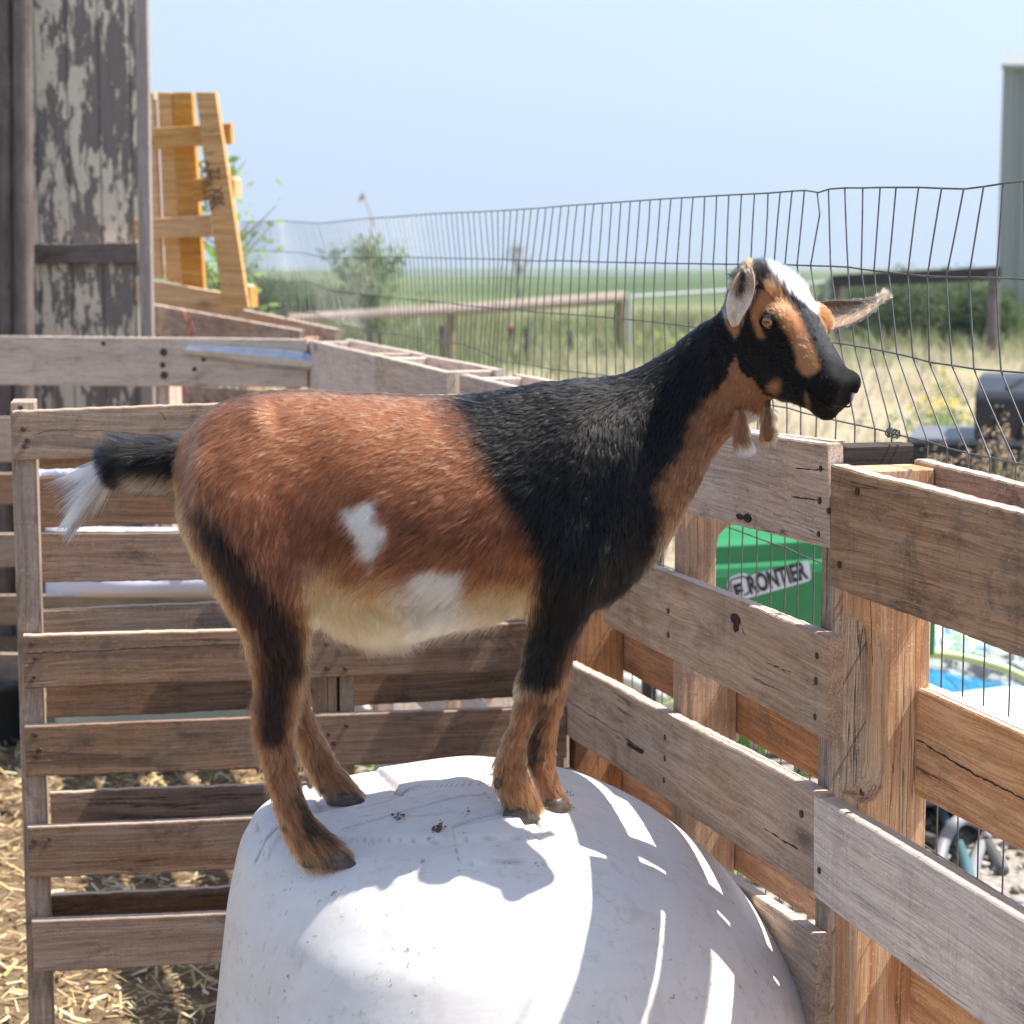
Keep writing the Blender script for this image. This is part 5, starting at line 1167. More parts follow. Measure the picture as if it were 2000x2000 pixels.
# surface relief: shoulder, ribs and muscle lines (gentle)
def vnorm(V, T):
    N_ = np.zeros_like(V); n = np.cross(V[T[:, 1]] - V[T[:, 0]], V[T[:, 2]] - V[T[:, 0]])
    for k in range(3): np.add.at(N_, T[:, k], n)
    return N_ / (np.linalg.norm(N_, axis=1, keepdims=True) + 1e-12)
NV = vnorm(V, T)
x_, y_ = proj(V)
def gl(px, py, sx, sy, an=0):
    c, s = math.cos(R(an)), math.sin(R(an)); dx, dy = x_ - px, y_ - py; return np.exp(-((dx * c + dy * s) / sx) ** 2 - ((-dx * s + dy * c) / sy) ** 2)
side = np.clip(np.abs(NV[:, 1]) * 1.6 - .3, 0, 1)
rel = .010 * gl(1130, 930, 75, 170, 12) + .006 * gl(1215, 900, 28, 120, 15) - .007 * gl(1272, 960, 24, 130, 8) + .008 * gl(1110, 1090, 70, 70) - .004 * gl(640, 1040, 38, 110, -12) + .008 * gl(480, 930, 90, 110) - .006 * gl(1010, 1110, 30, 90) + .008 * gl(495, 805, 34, 26, -20) - .003 * gl(600, 868, 52, 60) + .006 * gl(590, 1120, 30, 60) + .006 * gl(395, 900, 26, 40) - .004 * gl(545, 815, 22, 30) + .005 * gl(770, 1010, 120, 120)
V = V + NV * (rel * side)[:, None]
me.vertices.foreach_set('co', V.astype(np.float32).ravel()); NV = vnorm(V, T)

# ---- coat pattern
def nz3(Pw, f, k):
    """cheap smooth vector noise from summed sines"""
    o = np.zeros_like(Pw); rg = np.random.default_rng(k)
    for i in range(7):
        kk = rg.normal(size=3); kk = kk / np.linalg.norm(kk) * f * rg.uniform(.6, 1.7); o += np.sin((Pw @ kk)[:, None] + rg.uniform(0, 6.28, 3)) * rg.uniform(.5, 1, 3)
    return o / 3.0
def inpoly(px, py, poly):
    """signed distance (positive inside) in side-view units"""
    n = len(poly); inside = np.zeros(px.shape, bool); d = np.full(px.shape, 1e9)
    for i in range(n):
        x0, y0 = poly[i]; x1, y1 = poly[(i + 1) % n]
        c = ((y0 > py) != (y1 > py)) & (px < (x1 - x0) * (py - y0) / (y1 - y0 + 1e-9) + x0); inside ^= c
        vx, vy = x1 - x0, y1 - y0; t = np.clip(((px - x0) * vx + (py - y0) * vy) / (vx * vx + vy * vy + 1e-9), 0, 1); d = np.minimum(d, np.hypot(px - x0 - t * vx, py - y0 - t * vy))
    return np.where(inside, d, -d)
def soft(px, py, poly, w_): return np.clip(inpoly(px, py, poly) / w_ * .5 + .5, 0, 1)
HZ = lambda zx, zy: (1380 + zx / 5.367, 500 + zy / 5.367)
C_rust = np.array([.31, .118, .052]); C_dkrust = np.array([.13, .040, .019]); C_black = np.array([.0055, .005, .005]); C_gold = np.array([.74, .475, .26]); C_tan = np.array([.28, .130, .062]); C_white = np.array([.80, .79, .78]); C_umber = np.array([.010, .0055, .0045]); C_face = np.array([.44, .20, .085]); C_greyf = np.array([.34, .27, .21])
def coat_colour(Pw, rng=None, jit=0.0):
    """albedo and region data at surface points"""
    x, y = proj(Pw); u, v, w_ = headuv(Pw); n = len(x)
    hd = (u > -.035) & (u < .25) & (v > -.125) & (np.abs(w_) < .08) & ((u * .6 + (-v) * .2 > -.02)) & (x > 1395)
    mir = Pw.copy(); mir[hd] = (np.array(HO) + u[:, None] * np.array(hA) + v[:, None] * np.array(hV) + np.abs(w_)[:, None] * np.array(hW))[hd]
    x, y = proj(mir)
    wb = nz3(mir, 330, 50) * 5.5 + nz3(mir, 1100, 51) * 2.6; sc_ = np.where(hd, .45, 1.0); x = x + wb[:, 0] * sc_; y = y + wb[:, 1] * sc_
    if jit: x = x + rng.normal(0, jit, n); y = y + rng.normal(0, jit, n)
    col_ = np.tile(C_rust, (n, 1))
    def lay(m, c): nonlocal col_; col_ = col_ * (1 - m[:, None]) + np.asarray(c) * m[:, None]
    ns = lambda f, k: np.array([mnoise.noise(Vector((a * f, b_ * f, k))) for a, b_ in zip(x, y)]) if n < 3e5 else 0
    # general darkening of hue towards chestnut low on the barrel
    lay(np.clip((y - 960) / 90, 0, 1) * np.clip((1120 - y) / 60, 0, 1) * .55 * np.clip((x - 380) / 60, 0, 1), C_dkrust)
    lay(soft(x, y, [(600, 1125), (650, 1135), (700, 1160), (745, 1150), (800, 1165), (900, 1172), (960, 1165), (1045, 1150), (1045, 1400), (590, 1400)], 34), C_gold)
    lay(soft(x, y, [(760, 1160), (860, 1165), (905, 1190), (880, 1225), (800, 1215)], 22) * .6, C_white * .9)
    # pale rear edge of thigh
    lay(soft(x, y, [(300, 900), (336, 905), (338, 960), (365, 1030), (420, 1130), (475, 1225), (495, 1280), (470, 1290), (400, 1170), (330, 1030)], 18) * .85, C_gold * .8)
    lay(soft(x, y, [(365, 1010), (400, 1000), (450, 1060), (525, 1150), (585, 1215), (603, 1290), (588, 1345), (575, 1400), (562, 1455), (530, 1478), (500, 1452), (496, 1390), (500, 1330), (503, 1290), (492, 1240), (450, 1170), (395, 1080)], 17) * .96, C_umber)
    lay(soft(x, y, [(520, 1080), (600, 1110), (612, 1190), (600, 1250), (560, 1160)], 26) * .55, C_dkrust * 1.3)
    lay(soft(x, y, [(596, 1160), (625, 1150), (630, 1230), (612, 1300), (600, 1400), (585, 1400), (600, 1290)], 12) * .85, C_gold * .9)
    low = np.clip((y - 1452) / 26, 0, 1) * (x < 760); lay(low, C_tan)
    lay((soft(x, y, [(572, 1335), (585, 1330), (600, 1400), (570, 1460), (560, 1440)], 10)) * (Pw[:, 1] < 2.5), C_tan * 1.2)
    lay(((Pw[:, 1] > 2.53) & (y > 1290) & (x < 760)).astype(float), C_tan * 1.12)
    lay(soft(x, y, [(578, 1480), (594, 1555), (617, 1605), (668, 1648), (650, 1655), (598, 1628), (580, 1570)], 7) * .9 * (Pw[:, 1] < 2.5), C_umber)
    # black forehand
    blk = [(868, 700), (862, 790), (905, 850), (950, 920), (985, 990), (1022, 1040), (1048, 1090), (1050, 1160), (1036, 1210), (1010, 1290), (1018, 1345), (1060, 1362), (1092, 1345), (1104, 1300), (1118, 1250), (1150, 1212), (1200, 1180), (1250, 1140), (1284, 1075), (1288, 1010), (1277, 950), (1300, 920), (1335, 878), (1346, 825), (1372, 786), (1404, 758), (1420, 735), (1434, 694), (1600, 700), (1600, 400), (1380, 500), (1250, 640)]
    d = inpoly(x, y, blk); ww = 9 + 34 * np.clip((1010 - x) / 120, 0, 1) * np.clip((1050 - y) / 200, 0, 1) + 8 * np.clip((y - 900) / 100, 0, 1)
    bm_ = np.clip(d / ww * .5 + .5, 0, 1); 
    if rng is not None: bm_ = (rng.random(n) < bm_ ** 1.0).astype(float) * .85 + bm_ * .15
    nk = np.clip((x - 1230) / 40, 0, 1) * np.clip((1260 - y) / 60, 0, 1); lay(nk * (~hd), C_tan * 1.02)
    lay(np.clip((x - 1100) / 60, 0, 1) * soft(x, y, [(1150, 1150), (1290, 1040), (1330, 1100), (1180, 1260), (1090, 1240)], 20) * .7, C_gold * .8)
    lay(bm_, C_black)
    lay(soft(x, y, [(1395, 925), (1362, 945), (1352, 1000), (1322, 1050), (1330, 1075), (1380, 1010)], 14) * .92 * (~hd), C_black)
    # dorsal stripe
    lay(np.clip(1 - np.abs(Pw[:, 1] - GY) / .022, 0, 1) * (x > 400) * (x < 900) * (y < 800) * .9, C_black)
    # front cannons
    fc = np.clip((y - 1352 + .35 * (x - 1050)) / 14, 0, 1) * (x > 900) * (x < 1180) * (y > 1300); lay(fc, C_tan * 1.1)
    lay(((Pw[:, 1] > 2.51) & (x > 1040) & (x < 1180) & (y > 1310)).astype(float) * np.clip((y - 1305) / 20, 0, 1), C_tan * 1.15)
    lay(soft(x, y, [(1060, 1368), (1072, 1366), (1054, 1440), (1048, 1515), (1034, 1530), (1026, 1480), (1032, 1420)], 6) * .9, C_umber)
    # white marks
    lay(soft(x, y, [(662, 1002), (698, 992), (727, 980), (731, 1015), (752, 1048), (738, 1075), (717, 1108), (703, 1085), (690, 1052)], 9), C_white)
    lay(soft(x, y, [(790, 1140), (825, 1118), (898, 1122), (893, 1160), (880, 1186), (815, 1170)], 12) * .97, C_white)
    # throat white
    lay(soft(x, y, [(1453, 835), (1457, 800), (1458, 785), (1470, 806), (1492, 785), (1500, 790), (1484, 815), (1470, 835)], 8) * .9, C_white)
    tb_ = soft(x, y, [(1434, 694), (1449, 726), (1468, 742), (1495, 772), (1521, 789), (1530, 800), (1500, 900), (1340, 900), (1354, 828), (1370, 788), (1402, 761), (1416, 744)], 8); 
    # ---- head
    hm = hd.astype(float)
    keep = col_.copy(); lay(hm, C_black)
    col_[hd & (tb_ > .5) & (y > 690)] = C_tan * 1.1
    stripe = [HZ(*q) for q in [(560, 350), (700, 330), (820, 430), (930, 560), (1010, 700), (1040, 820), (1110, 950), (1160, 1080), (1180, 1160), (1150, 1230), (1070, 1270), (1000, 1220), (950, 1130), (920, 1000), (890, 880), (830, 790), (775, 700), (720, 610), (610, 570), (560, 640), (570, 760), (610, 860), (540, 850), (490, 760), (465, 640), (480, 540), (530, 430)]]
    lay(soft(x, y, stripe, 5) * hm, C_face)
    lay(np.clip(1.35 - np.hypot(x - 1512.5, y - 755) / 14, 0, 1) * hm, C_face * .95)
    lay(soft(x, y, [HZ(1030, 1420), HZ(1060, 1430), HZ(1075, 1600), HZ(1040, 1590)], 4) * hm * .8, C_face * .8)
    lay(soft(x, y, [(1413, 618), (1455, 612), (1448, 640), (1437, 663), (1424, 645)], 4) * hm, C_face)
    lay(soft(x, y, [(1416, 590), (1450, 596), (1447, 624), (1418, 622)], 5) * hm, C_white * .85)
    # white poll and grey grizzled bridge, laid out in head coordinates (both sides)
    pm = np.clip(1.5 - np.sqrt(((u - .012) / .040) ** 2 + (w_ / .018) ** 2), 0, 1) * (v > -.03) * hm; 
    wx = w_ + .014   # the blaze sits on the far half
    pm = np.clip((1.25 - np.sqrt(((u - .018) / .036) ** 2 + (wx / (.024 - .2 * np.clip(u - .02, 0, .05))) ** 2)) * 3, 0, 1) * (v > -.03) * hm
    lay(pm, C_white * 1.02)
    gz = np.clip((u - .03) / .02, 0, 1) * np.clip((.145 - u) / .03, 0, 1) * np.clip(1.3 - np.abs(w_) / .017, 0, 1) * (v > -.02) * hm
    gr_ = (rng.random(n) < .35) if rng is not None else np.full(n, .35); lay(gz * gr_ * .5, (.30, .29, .30))
    lay(np.clip((u - .152) / .006, 0, 1) * np.clip(1.5 - np.abs(w_ + .020) / .0055, 0, 1) * .8 * (v < -.015) * (v > -.028) * hm, C_white)
    return col_, hd, x, y, u, v, w_
cv, hd, *_r = coat_colour(V)
cv = cv * .8
ca = me.color_attributes.new('col', 'FLOAT_COLOR', 'POINT'); c4 = np.ones((nv, 4), np.float32); c4[:, :3] = cv; ca.data.foreach_set('color', c4.ravel())
b = NB('goat_skin'); M['skin'] = b.bsdf(b.attr('col', 'Color'), .75, Specular_IOR_Level=.15)
me.materials.clear(); me.materials.append(M['skin']); me.polygons.foreach_set('use_smooth', [True] * nf); me.name = 'body'
body = bpy.data.objects.new('body', me); col.objects.link(body); body.parent = goat; body.matrix_parent_inverse = Matrix.Translation(goat.location).inverted()

# ---- ears: cupped leaf shapes with thickness
def ear(rows_px, cup, th, name, flip=1, colf=None):
    """rows: (left px, right px, Y left, Y right); cup pushes the middle away from the viewer"""
    n = 13; A = []
    for (l, r_, Yl, Yr) in rows_px:
        a, c = P(*l, Yl), P(*r_, Yr); wd = (c - a).length; row = []
        for i in range(n):
            f = i / (n - 1); q = a.lerp(c, f) + Vector((0, 1, 0)) * cup * wd * (1 - (2 * f - 1) ** 2); row.append(q)
        A.append(row)
    A_ = np.array([[tuple(q) for q in r_] for r_ in A]); V_, F_ = A_.reshape(-1, 3), []
    for i in range(len(A) - 1):
        for j in range(n - 1): F_.append((i * n + j, i * n + j + 1, (i + 1) * n + j + 1, (i + 1) * n + j))
    o = mesh_obj(name, [Vector(v) for v in V_], F_, None, goat, None, np.array([colf(i / (len(A) - 1), (j / (n - 1))) for i in range(len(A)) for j in range(n)]), smooth=True)
    s = o.modifiers.new('t', 'SOLIDIFY'); s.thickness = th; s.offset = 1; sb_ = o.modifiers.new('s', 'SUBSURF'); sb_.levels = 1; sb_.render_levels = 1
    o.data.materials.append(M['skin']); return o, A_
def ecol(i, j):
    c = np.array([.40, .27, .17]); 
    if abs(j - .55) < .18 and i < .72: c = c * .35
    if i > .86: c = np.array([.25, .11, .06])
    if i < .42: c = np.array([.70, .62, .56])
    return c
ear_n, EA = ear([((1428, 640), (1444, 636), 2.415, 2.41), ((1420, 622), (1452, 618), 2.405, 2.40), ((1416, 598), (1462, 604), 2.40, 2.385), ((1418, 580), (1470, 588), 2.395, 2.378), ((1424, 560), (1476, 566), 2.395, 2.375), ((1432, 544), (1477, 548), 2.397, 2.378), ((1441, 531), (1474, 532), 2.40, 2.385), ((1450, 523), (1470, 524), 2.405, 2.395), ((1459, 519), (1464, 519), 2.41, 2.408)], .42, .0028, 'ear', colf=ecol)
ear_f, EB = ear([((1600, 588), (1592, 640), 2.44, 2.44), ((1622, 584), (1620, 646), 2.445, 2.435), ((1640, 584), (1648, 641), 2.45, 2.44), ((1660, 585), (1672, 631), 2.455, 2.445), ((1680, 584), (1694, 618), 2.46, 2.452), ((1700, 581), (1710, 605), 2.466, 2.460), ((1716, 579), (1718, 590), 2.47, 2.468), ((1723, 578), (1724, 583), 2.474, 2.473)], .35, .0028, 'ear', colf=lambda i, j: np.array([.12, .09, .07]) if j < .2 else np.array([.30, .21, .14]))
# ---- eyes
def eye(w_sign):
    c = hp(.0530, -.0125, w_sign * .0462); n_ = (hW * w_sign * .93 + hA * .16 + Vector((0, 0, .10))).normalized()
    up = (Vector((0, 0, 1)) - n_ * n_.z).normalized(); sx = up.cross(n_); r = .0100; m = MB(); cols_ = []; rows = []
    for i in range(13):
        th = math.pi * .5 * i / 12 * 1.1; rows.append([c + n_ * r * math.cos(th) + (sx * math.cos(q) + up * math.sin(q)) * r * math.sin(th) for q in [2 * math.pi * k / 28 for k in range(28)]])
        for k in range(28):
            q = 2 * math.pi * k / 28; a, b_ = math.sin(th) * math.cos(q), math.sin(th) * math.sin(q)
            cc_ = (.34, .14, .025) if math.hypot(a, (b_ + .06) * 1.45) < .72 else (.02, .011, .008)
            if abs(a) < .42 and abs(b_) < .14: cc_ = (.004, .004, .004)
            cols_.append(cc_)
    m.grid(rows, None, close=True); o = mesh_obj('eye', m.v, m.f, M['eye'], goat, None, np.array(cols_), smooth=True)
    # lids
    m = MB(); ring = [c + n_ * r * (.50 + .10 * math.cos(2 * q)) + (sx * math.cos(q) * 1.06 + up * math.sin(q) * .66) * r * .93 for q in [2 * math.pi * k / 24 for k in range(25)]]
    m.tube(ring, .0017, 7); m.build('eyelid', M['dskin'], o, smooth=True)
    return o
b = NB('eye_amber'); M['eye'] = b.bsdf(b.attr('col', 'Color'), .22, Coat_Weight=.5)
b = NB('dark_skin'); M['dskin'] = b.bsdf((.008, .006, .006), .8, Specular_IOR_Level=.1)
b = NB('nose_skin'); M['nose'] = b.bsdf(b.ramp(b.noise(b.pos(), 500, 3), [(.3, (.03, .026, .028)), (.7, (.075, .065, .068))]), .42, b.bump(b.noise(b.pos(), 900, 2), .4, .001))
eye(1); eye(-1)
# nostrils and mouth line
for sg in (1, -1):
    m = MB(); pts = [hp(.1622, -.013, sg * .0115), hp(.1612, -.0145, sg * .0190), hp(.1572, -.0165, sg * .0262), hp(.150, -.0150, sg * .0298)]
    m.tube(pts, [.0025, .0042, .0036, .0015], 10); m.build('nostril', M['dskin'], goat, smooth=True)
m = MB(); pts = [hp(.1380 + .0031 * k, -.0365 + .0005 * k + .0003 * (k % 2), .0300 * (1 - (k / 12) ** 3) ** .5) for k in range(12)]
pts2 = [hp(.1380 + .0031 * k, -.0365 + .0005 * k, -.0300 * (1 - (k / 12) ** 3) ** .5) for k in range(11, -1, -1)]
m.tube(pts + pts2, .0010, 6); m.build('mouth', M['dskin'], goat, smooth=True)
# ---- hooves
b = NB('horn'); M['horn'] = b.bsdf(b.ramp(b.noise(b.map(b.pos(), (80, 80, 260)), 1, 3), [(.3, (.035, .026, .020)), (.7, (.13, .095, .07))]), .5, b.bump(b.noise(b.map(b.pos(), (40, 40, 500)), 1, 2), .4, .001))
def hoof(xl, xr, yt, yb, Yc, name='hoof'):
    m = MB(); zl = []
    a = P(xl, yb, Yc); c = P(xr, yb, Yc); t = P((xl + xr) / 2, yt, Yc); L = (c.x - a.x)
    zb_ = dome_z((a.x + c.x) / 2, Yc) - .001; hgt = max(.016, t.z - zb_)
    for sg in (-1, 1):
        rows = []
        for f, lx, wd in ((0, 1.0, .0135), (.15, 1.0, .0138), (.5, .90, .0125), (.8, .80, .0115), (1.0, .70, .0095)):
            row = []
            for q in [2 * math.pi * k / 16 for k in range(16)]:
                cx_, sx_ = math.cos(q), math.sin(q); xx = cx_ * L / 2 * lx * (1.0 if cx_ < 0 else 1 - .12 * f) - f * L * .10
                yy = sg * .0125 + math.copysign(abs(sx_) ** .8, sx_) * wd * (1 - .45 * max(0, cx_) ** 2)
                row.append(Vector(((a.x + c.x) / 2 + xx, Yc + yy, zb_ + hgt * f * (1 if cx_ > -.3 else .8))))
            rows.append(row)
        m.grid(rows, None, close=True, caps=True)
    return m.build(name, M['horn'], goat, smooth=True)
hoof(592, 702, 1655, 1705, 2.41); hoof(640, 719, 1545, 1586, 2.59); hoof(982, 1056, 1572, 1611, 2.483); hoof(1062, 1112, 1572, 1602, 2.534)
for x, y, Yc in ((630, 1540, 2.575), (606, 1530, 2.598), (972, 1530, 2.462), (558, 1618, 2.40)):
    m = MB(); m.ell(P(x, y, Yc), (.0048, .0048, .0075)); m.build('dewclaw', M['horn'], goat, smooth=True)
# ---- wattles and tail core
m = MB(); m.tube([P(1440, 790, 2.45), P(1446, 832, 2.425), P(1450, 862, 2.42), P(1456, 876, 2.42)], [.003, .004, .004, .002], 10); wt1 = m.build('wattle', M['skin'], goat, smooth=True)
m = MB(); m.tube([P(1500, 782, 2.43), P(1499, 828, 2.415), P(1500, 850, 2.412), P(1500, 862, 2.412)], [.003, .0045, .005, .003], 10); wt2 = m.build('wattle', M['skin'], goat, smooth=True)
m = MB(); tp = [(392, 905), (365, 898), (330, 900), (290, 898), (250, 893), (222, 903), (205, 925)]
m.tube([P(x, y, GY) for x, y in tp], [.024, .022, .018, .015, .012, .008, .004], 14); tail = m.build('tail', M['skin'], goat, smooth=True)
for o_, c_ in ((wt1, C_tan), (wt2, C_tan), (tail, C_black * 1.5)):
    a_ = o_.data.color_attributes.new('col', 'FLOAT_COLOR', 'POINT'); nn_ = len(o_.data.vertices); q = np.ones((nn_, 4), np.float32); q[:, :3] = c_ * .7; a_.data.foreach_set('color', q.ravel())

# ------------------------------------------------------------------ fur
FK = np.array([ # side-view x, y, direction x, y (down positive)
 (420, 790, -1, .30), (520, 775, -1, .18), (700, 790, -1, .14), (860, 790, -1, .18), (1000, 780, -1, .35), (1100, 770, -.9, .5), (1180, 760, -.7, .7), (1250, 750, -.8, .75), (1330, 690, -.75, .8), (1390, 640, -.6, .9),
 (450, 880, -.8, .55), (600, 900, -1, .40), (750, 900, -1, .30), (900, 900, -1, .38), (1000, 900, -.85, .6), (1100, 900, -.6, .85), (1200, 900, -.35, 1), (1270, 870, -.35, 1), (1330, 800, -.5, 1), (1380, 800, -.35, 1), (1360, 900, -.35, 1), (1420, 750, -.35, 1),
 (360, 880, -.5, .9), (350, 960, -.05, 1), (400, 980, -.1, 1), (500, 1000, -.3, 1), (620, 1000, -.55, .85), (700, 1040, -.85, .75), (800, 1020, -1, .55), (900, 1020, -.9, .5), (980, 1030, -.7, .7), (1060, 1030, -.35, 1), (1160, 1050, -.3, 1), (1250, 1050, -.3, 1), (1320, 1000, -.3, 1),
 (420, 1120, .25, 1), (500, 1120, .15, 1), (580, 1120, -.1, 1), (640, 1110, -.25, 1), (700, 1140, -.9, .7), (800, 1130, -1, .5), (900, 1120, -.9, .6), (1000, 1120, -.4, 1), (700, 1200, .6, .6), (780, 1200, .3, .8), (860, 1210, -.5, .7), (960, 1180, -.7, .6), (1180, 1160, -.2, 1),
 (480, 1220, .25, 1), (560, 1220, .1, 1), (500, 1300, .02, 1), (570, 1300, 0, 1), (500, 1360, -.15, 1), (540, 1450, .1, 1), (550, 1550, .2, 1), (600, 1620, .7, .8), (660, 1660, .7, .7), (600, 1420, .2, 1), (650, 1500, .5, 1), (690, 1550, .6, .8), (620, 1530, .2, 1),
 (1080, 1180, -.2, 1), (1060, 1260, -.2, 1), (1030, 1340, -.2, 1), (1010, 1420, -.35, 1), (990, 1480, -.25, 1), (1010, 1550, .2, 1), (1080, 1400, -.2, 1), (1060, 1480, -.1, 1), (1090, 1550, .3, 1), (1300, 940, -.3, 1), (1120, 1150, -.2, 1)])
def flow(x, y):
    d2 = (x[:, None] - FK[None, :, 0]) ** 2 + (y[:, None] - FK[None, :, 1]) ** 2; wt = 1 / (d2 + 300) ** 1.7
    dx = wt @ FK[:, 2]; dy = wt @ FK[:, 3]; l = np.hypot(dx, dy) + 1e-9; return dx / l, dy / l
LK = np.array([(420, 800, .014), (700, 850, .0125), (900, 800, .012), (1100, 850, .014), (1200, 1000, .016), (1300, 800, .015), (1380, 700, .014), (1360, 900, .013), (550, 950, .014), (350, 1000, .026), (470, 1250, .028), (480, 1380, .022), (540, 1500, .016), (560, 1620, .024), (640, 1670, .022), (690, 1570, .022), (1010, 1590, .024), (1085, 1590, .023), (1010, 1480, .018), (1060, 1300, .020), (600, 1200, .024), (700, 1235, .034), (800, 1240, .034), (960, 1200, .026), (760, 1100, .022), (1180, 1190, .030), (650, 1500, .017), (1000, 1560, .018), (620, 1000, .020), (1090, 1500, .015)])
def hairlen(x, y):
    d2 = (x[:, None] - LK[None, :, 0]) ** 2 + (y[:, None] - LK[None, :, 1]) ** 2; wt = 1 / (d2 + 400) ** 1.6; return (wt @ LK[:, 2]) / wt.sum(1)
SEG = 5
ALLP, ALLC, ALLR = [], [], []
def add_hairs(root, nrm, dirv, L, rad, colr, lift=.32, grav=.18, clump=.5, cell=.0040, wob=.12, tonev=.30):
    n = len(root); nrm = nrm / (np.linalg.norm(nrm, axis=1, keepdims=True) + 1e-9)
    tg = dirv - nrm * np.sum(dirv * nrm, 1, keepdims=True); tg /= (np.linalg.norm(tg, axis=1, keepdims=True) + 1e-9)
    tg = tg + nz3(root, 55, 3) * wob * 1.3 + nz3(root, 260, 4) * wob * 1.1 + RNG.normal(0, wob * .8, (n, 3)); tg -= nrm * np.sum(tg * nrm, 1, keepdims=True); tg /= (np.linalg.norm(tg, axis=1, keepdims=True) + 1e-9)
    off = nz3(root, 900, 12) * cell * .18
    key = np.floor((root + off) / cell).astype(np.int64); h = (key[:, 0] * 73856093) ^ (key[:, 1] * 19349663) ^ (key[:, 2] * 83492791)
    _, inv = np.unique(h, return_inverse=True); nc = inv.max() + 1
    colr = colr * np.exp(RNG.normal(0, tonev, nc)[inv] * np.clip(1.1 - colr.mean(1) * 1.6, .12, 1))[:, None]
    ld_ = RNG.normal(0, .08, nc)[inv]; tg = tg + (RNG.normal(0, .16, (nc, 3)) * wob / .14)[inv]; tg -= nrm * np.sum(tg * nrm, 1, keepdims=True); tg /= (np.linalg.norm(tg, axis=1, keepdims=True) + 1e-9)
    lf = np.clip(lift + RNG.normal(0, .10, n) + ld_ + .10 * nz3(root, 180, 9)[:, 0], .03, 1.6)[:, None]
    d0 = tg * np.cos(lf) + nrm * np.sin(lf); L = (L * RNG.uniform(.7, 1.15, n))[:, None]
    P0 = root - nrm * .0012; pts = [P0]; d = d0
    for s in range(1, SEG):
        d = d + np.array([0, 0, -grav / SEG]) - nrm * (np.sin(lf) * .30 / SEG * 2) ; d /= np.linalg.norm(d, axis=1, keepdims=True)
        pts.append(pts[-1] + d * L / (SEG - 1))
    pts = np.stack(pts, 1)
    if clump:
        cnt = np.bincount(inv); mean = np.stack([np.bincount(inv, weights=pts[:, s, k]) / cnt for s in range(SEG) for k in range(3)], 1).reshape(-1, SEG, 3)
        cw = clump * RNG.uniform(.4, 1.2, n)
        for s in range(1, SEG): f = (cw * (s / (SEG - 1)) ** 1.3)[:, None]; pts[:, s] = pts[:, s] * (1 - f) + mean[inv, s] * f
    prof = np.array([1, .95, .8, .55, .12]); r_ = (rad * RNG.uniform(.75, 1.25, n))[:, None] * prof[None]
    ALLP.append(pts.reshape(-1, 3)); ALLR.append(r_.ravel()); ALLC.append(np.clip(colr, 0, 1))
def sample(V, T, NV, n, weight=None):
    a = np.cross(V[T[:, 1]] - V[T[:, 0]], V[T[:, 2]] - V[T[:, 0]]); ar = np.linalg.norm(a, axis=1) / 2
    if weight is not None: ar = ar * weight
    cdf = np.cumsum(ar); i = np.searchsorted(cdf, RNG.random(n) * cdf[-1]); r1 = np.sqrt(RNG.random(n)); r2 = RNG.random(n); wa, wb, wc = 1 - r1, r1 * (1 - r2), r1 * r2
    Pq = V[T[i, 0]] * wa[:, None] + V[T[i, 1]] * wb[:, None] + V[T[i, 2]] * wc[:, None]; Nq = NV[T[i, 0]] * wa[:, None] + NV[T[i, 1]] * wb[:, None] + NV[T[i, 2]] * wc[:, None]
    return Pq, Nq
NH = 400000
fc = V[T].mean(1); fn_ = NV[T].mean(1); facing = np.clip(-fn_[:, 1] * 1.0 + .55 + .5 * fn_[:, 2].clip(0), .22, 1.25)
hu2, hv2, hw2 = headuv(fc); inh = (hu2 > -.03) & (np.abs(hw2) < .07) & (hv2 > -.12)
xs_, ys_ = proj(fc); lowleg = ys_ > 1350
wgt = facing * np.where(inh, 2.0, 1) * np.where(lowleg, 1.35, 1)
Pq, Nq = sample(V, T, NV, NH, wgt)
u, v, w_ = headuv(Pq); mzl = (u > .153) & (np.abs(w_) < .020) & (v > -.021) & (u < .23); 
eyeD = np.minimum(np.linalg.norm(Pq - np.array(hp(.0530, -.0125, .046)), axis=1), np.linalg.norm(Pq - np.array(hp(.0530, -.0125, -.046)), axis=1))
k = ~(mzl) & (eyeD > .0085); Pq, Nq = Pq[k], Nq[k]; n = len(Pq)
x, y = proj(Pq); u, v, w_ = headuv(Pq)
hd = (u > -.035) & (u < .25) & (v > -.125) & (np.abs(w_) < .08) & ((u * .6 + (-v) * .2 > -.02)) & (x > 1395)
DX = np.zeros((n, 3)); 
for c in np.array_split(np.arange(n), 12):
    dx, dy = flow(x[c], y[c]); DX[c] = np.stack([dx, np.zeros(len(c)), -dy], 1)
L = np.concatenate([hairlen(x[c], y[c]) for c in np.array_split(np.arange(n), 12)])
back = -np.array(hA); dh = back + np.sign(w_)[:, None] * np.array(hW) * .35 - np.array(hV) * .25 * np.clip(-v / .05, 0, 1)[:, None]
top = hd & (v > -.02) & (np.abs(w_) < .03); dh[top] = back + np.sign(w_[top])[:, None] * np.array(hW) * .15
throat = hd & (v < -.082); DX[hd & ~throat] = dh[hd & ~throat]
Lh = np.full(n, .0085); Lh = np.where(u > .105, .0065, Lh); Lh = np.where(u > .14, .0045, Lh)
poll = hd & (u < .055) & (v > -.03) & (np.abs(w_) < .03); Lh = np.where(poll, .021 * np.clip((.06 - u) / .03, .4, 1), Lh)
Lh = np.where(hd & (v < -.075), .010, Lh)
L = np.where(hd, Lh, L)
tg_ = DX - Nq * np.sum(DX * Nq, 1, keepdims=True); tg_ /= (np.linalg.norm(tg_, axis=1, keepdims=True) + 1e-9)
SH = tg_ * (L * np.where(poll, .1, .55))[:, None]
CH = []; HD = []
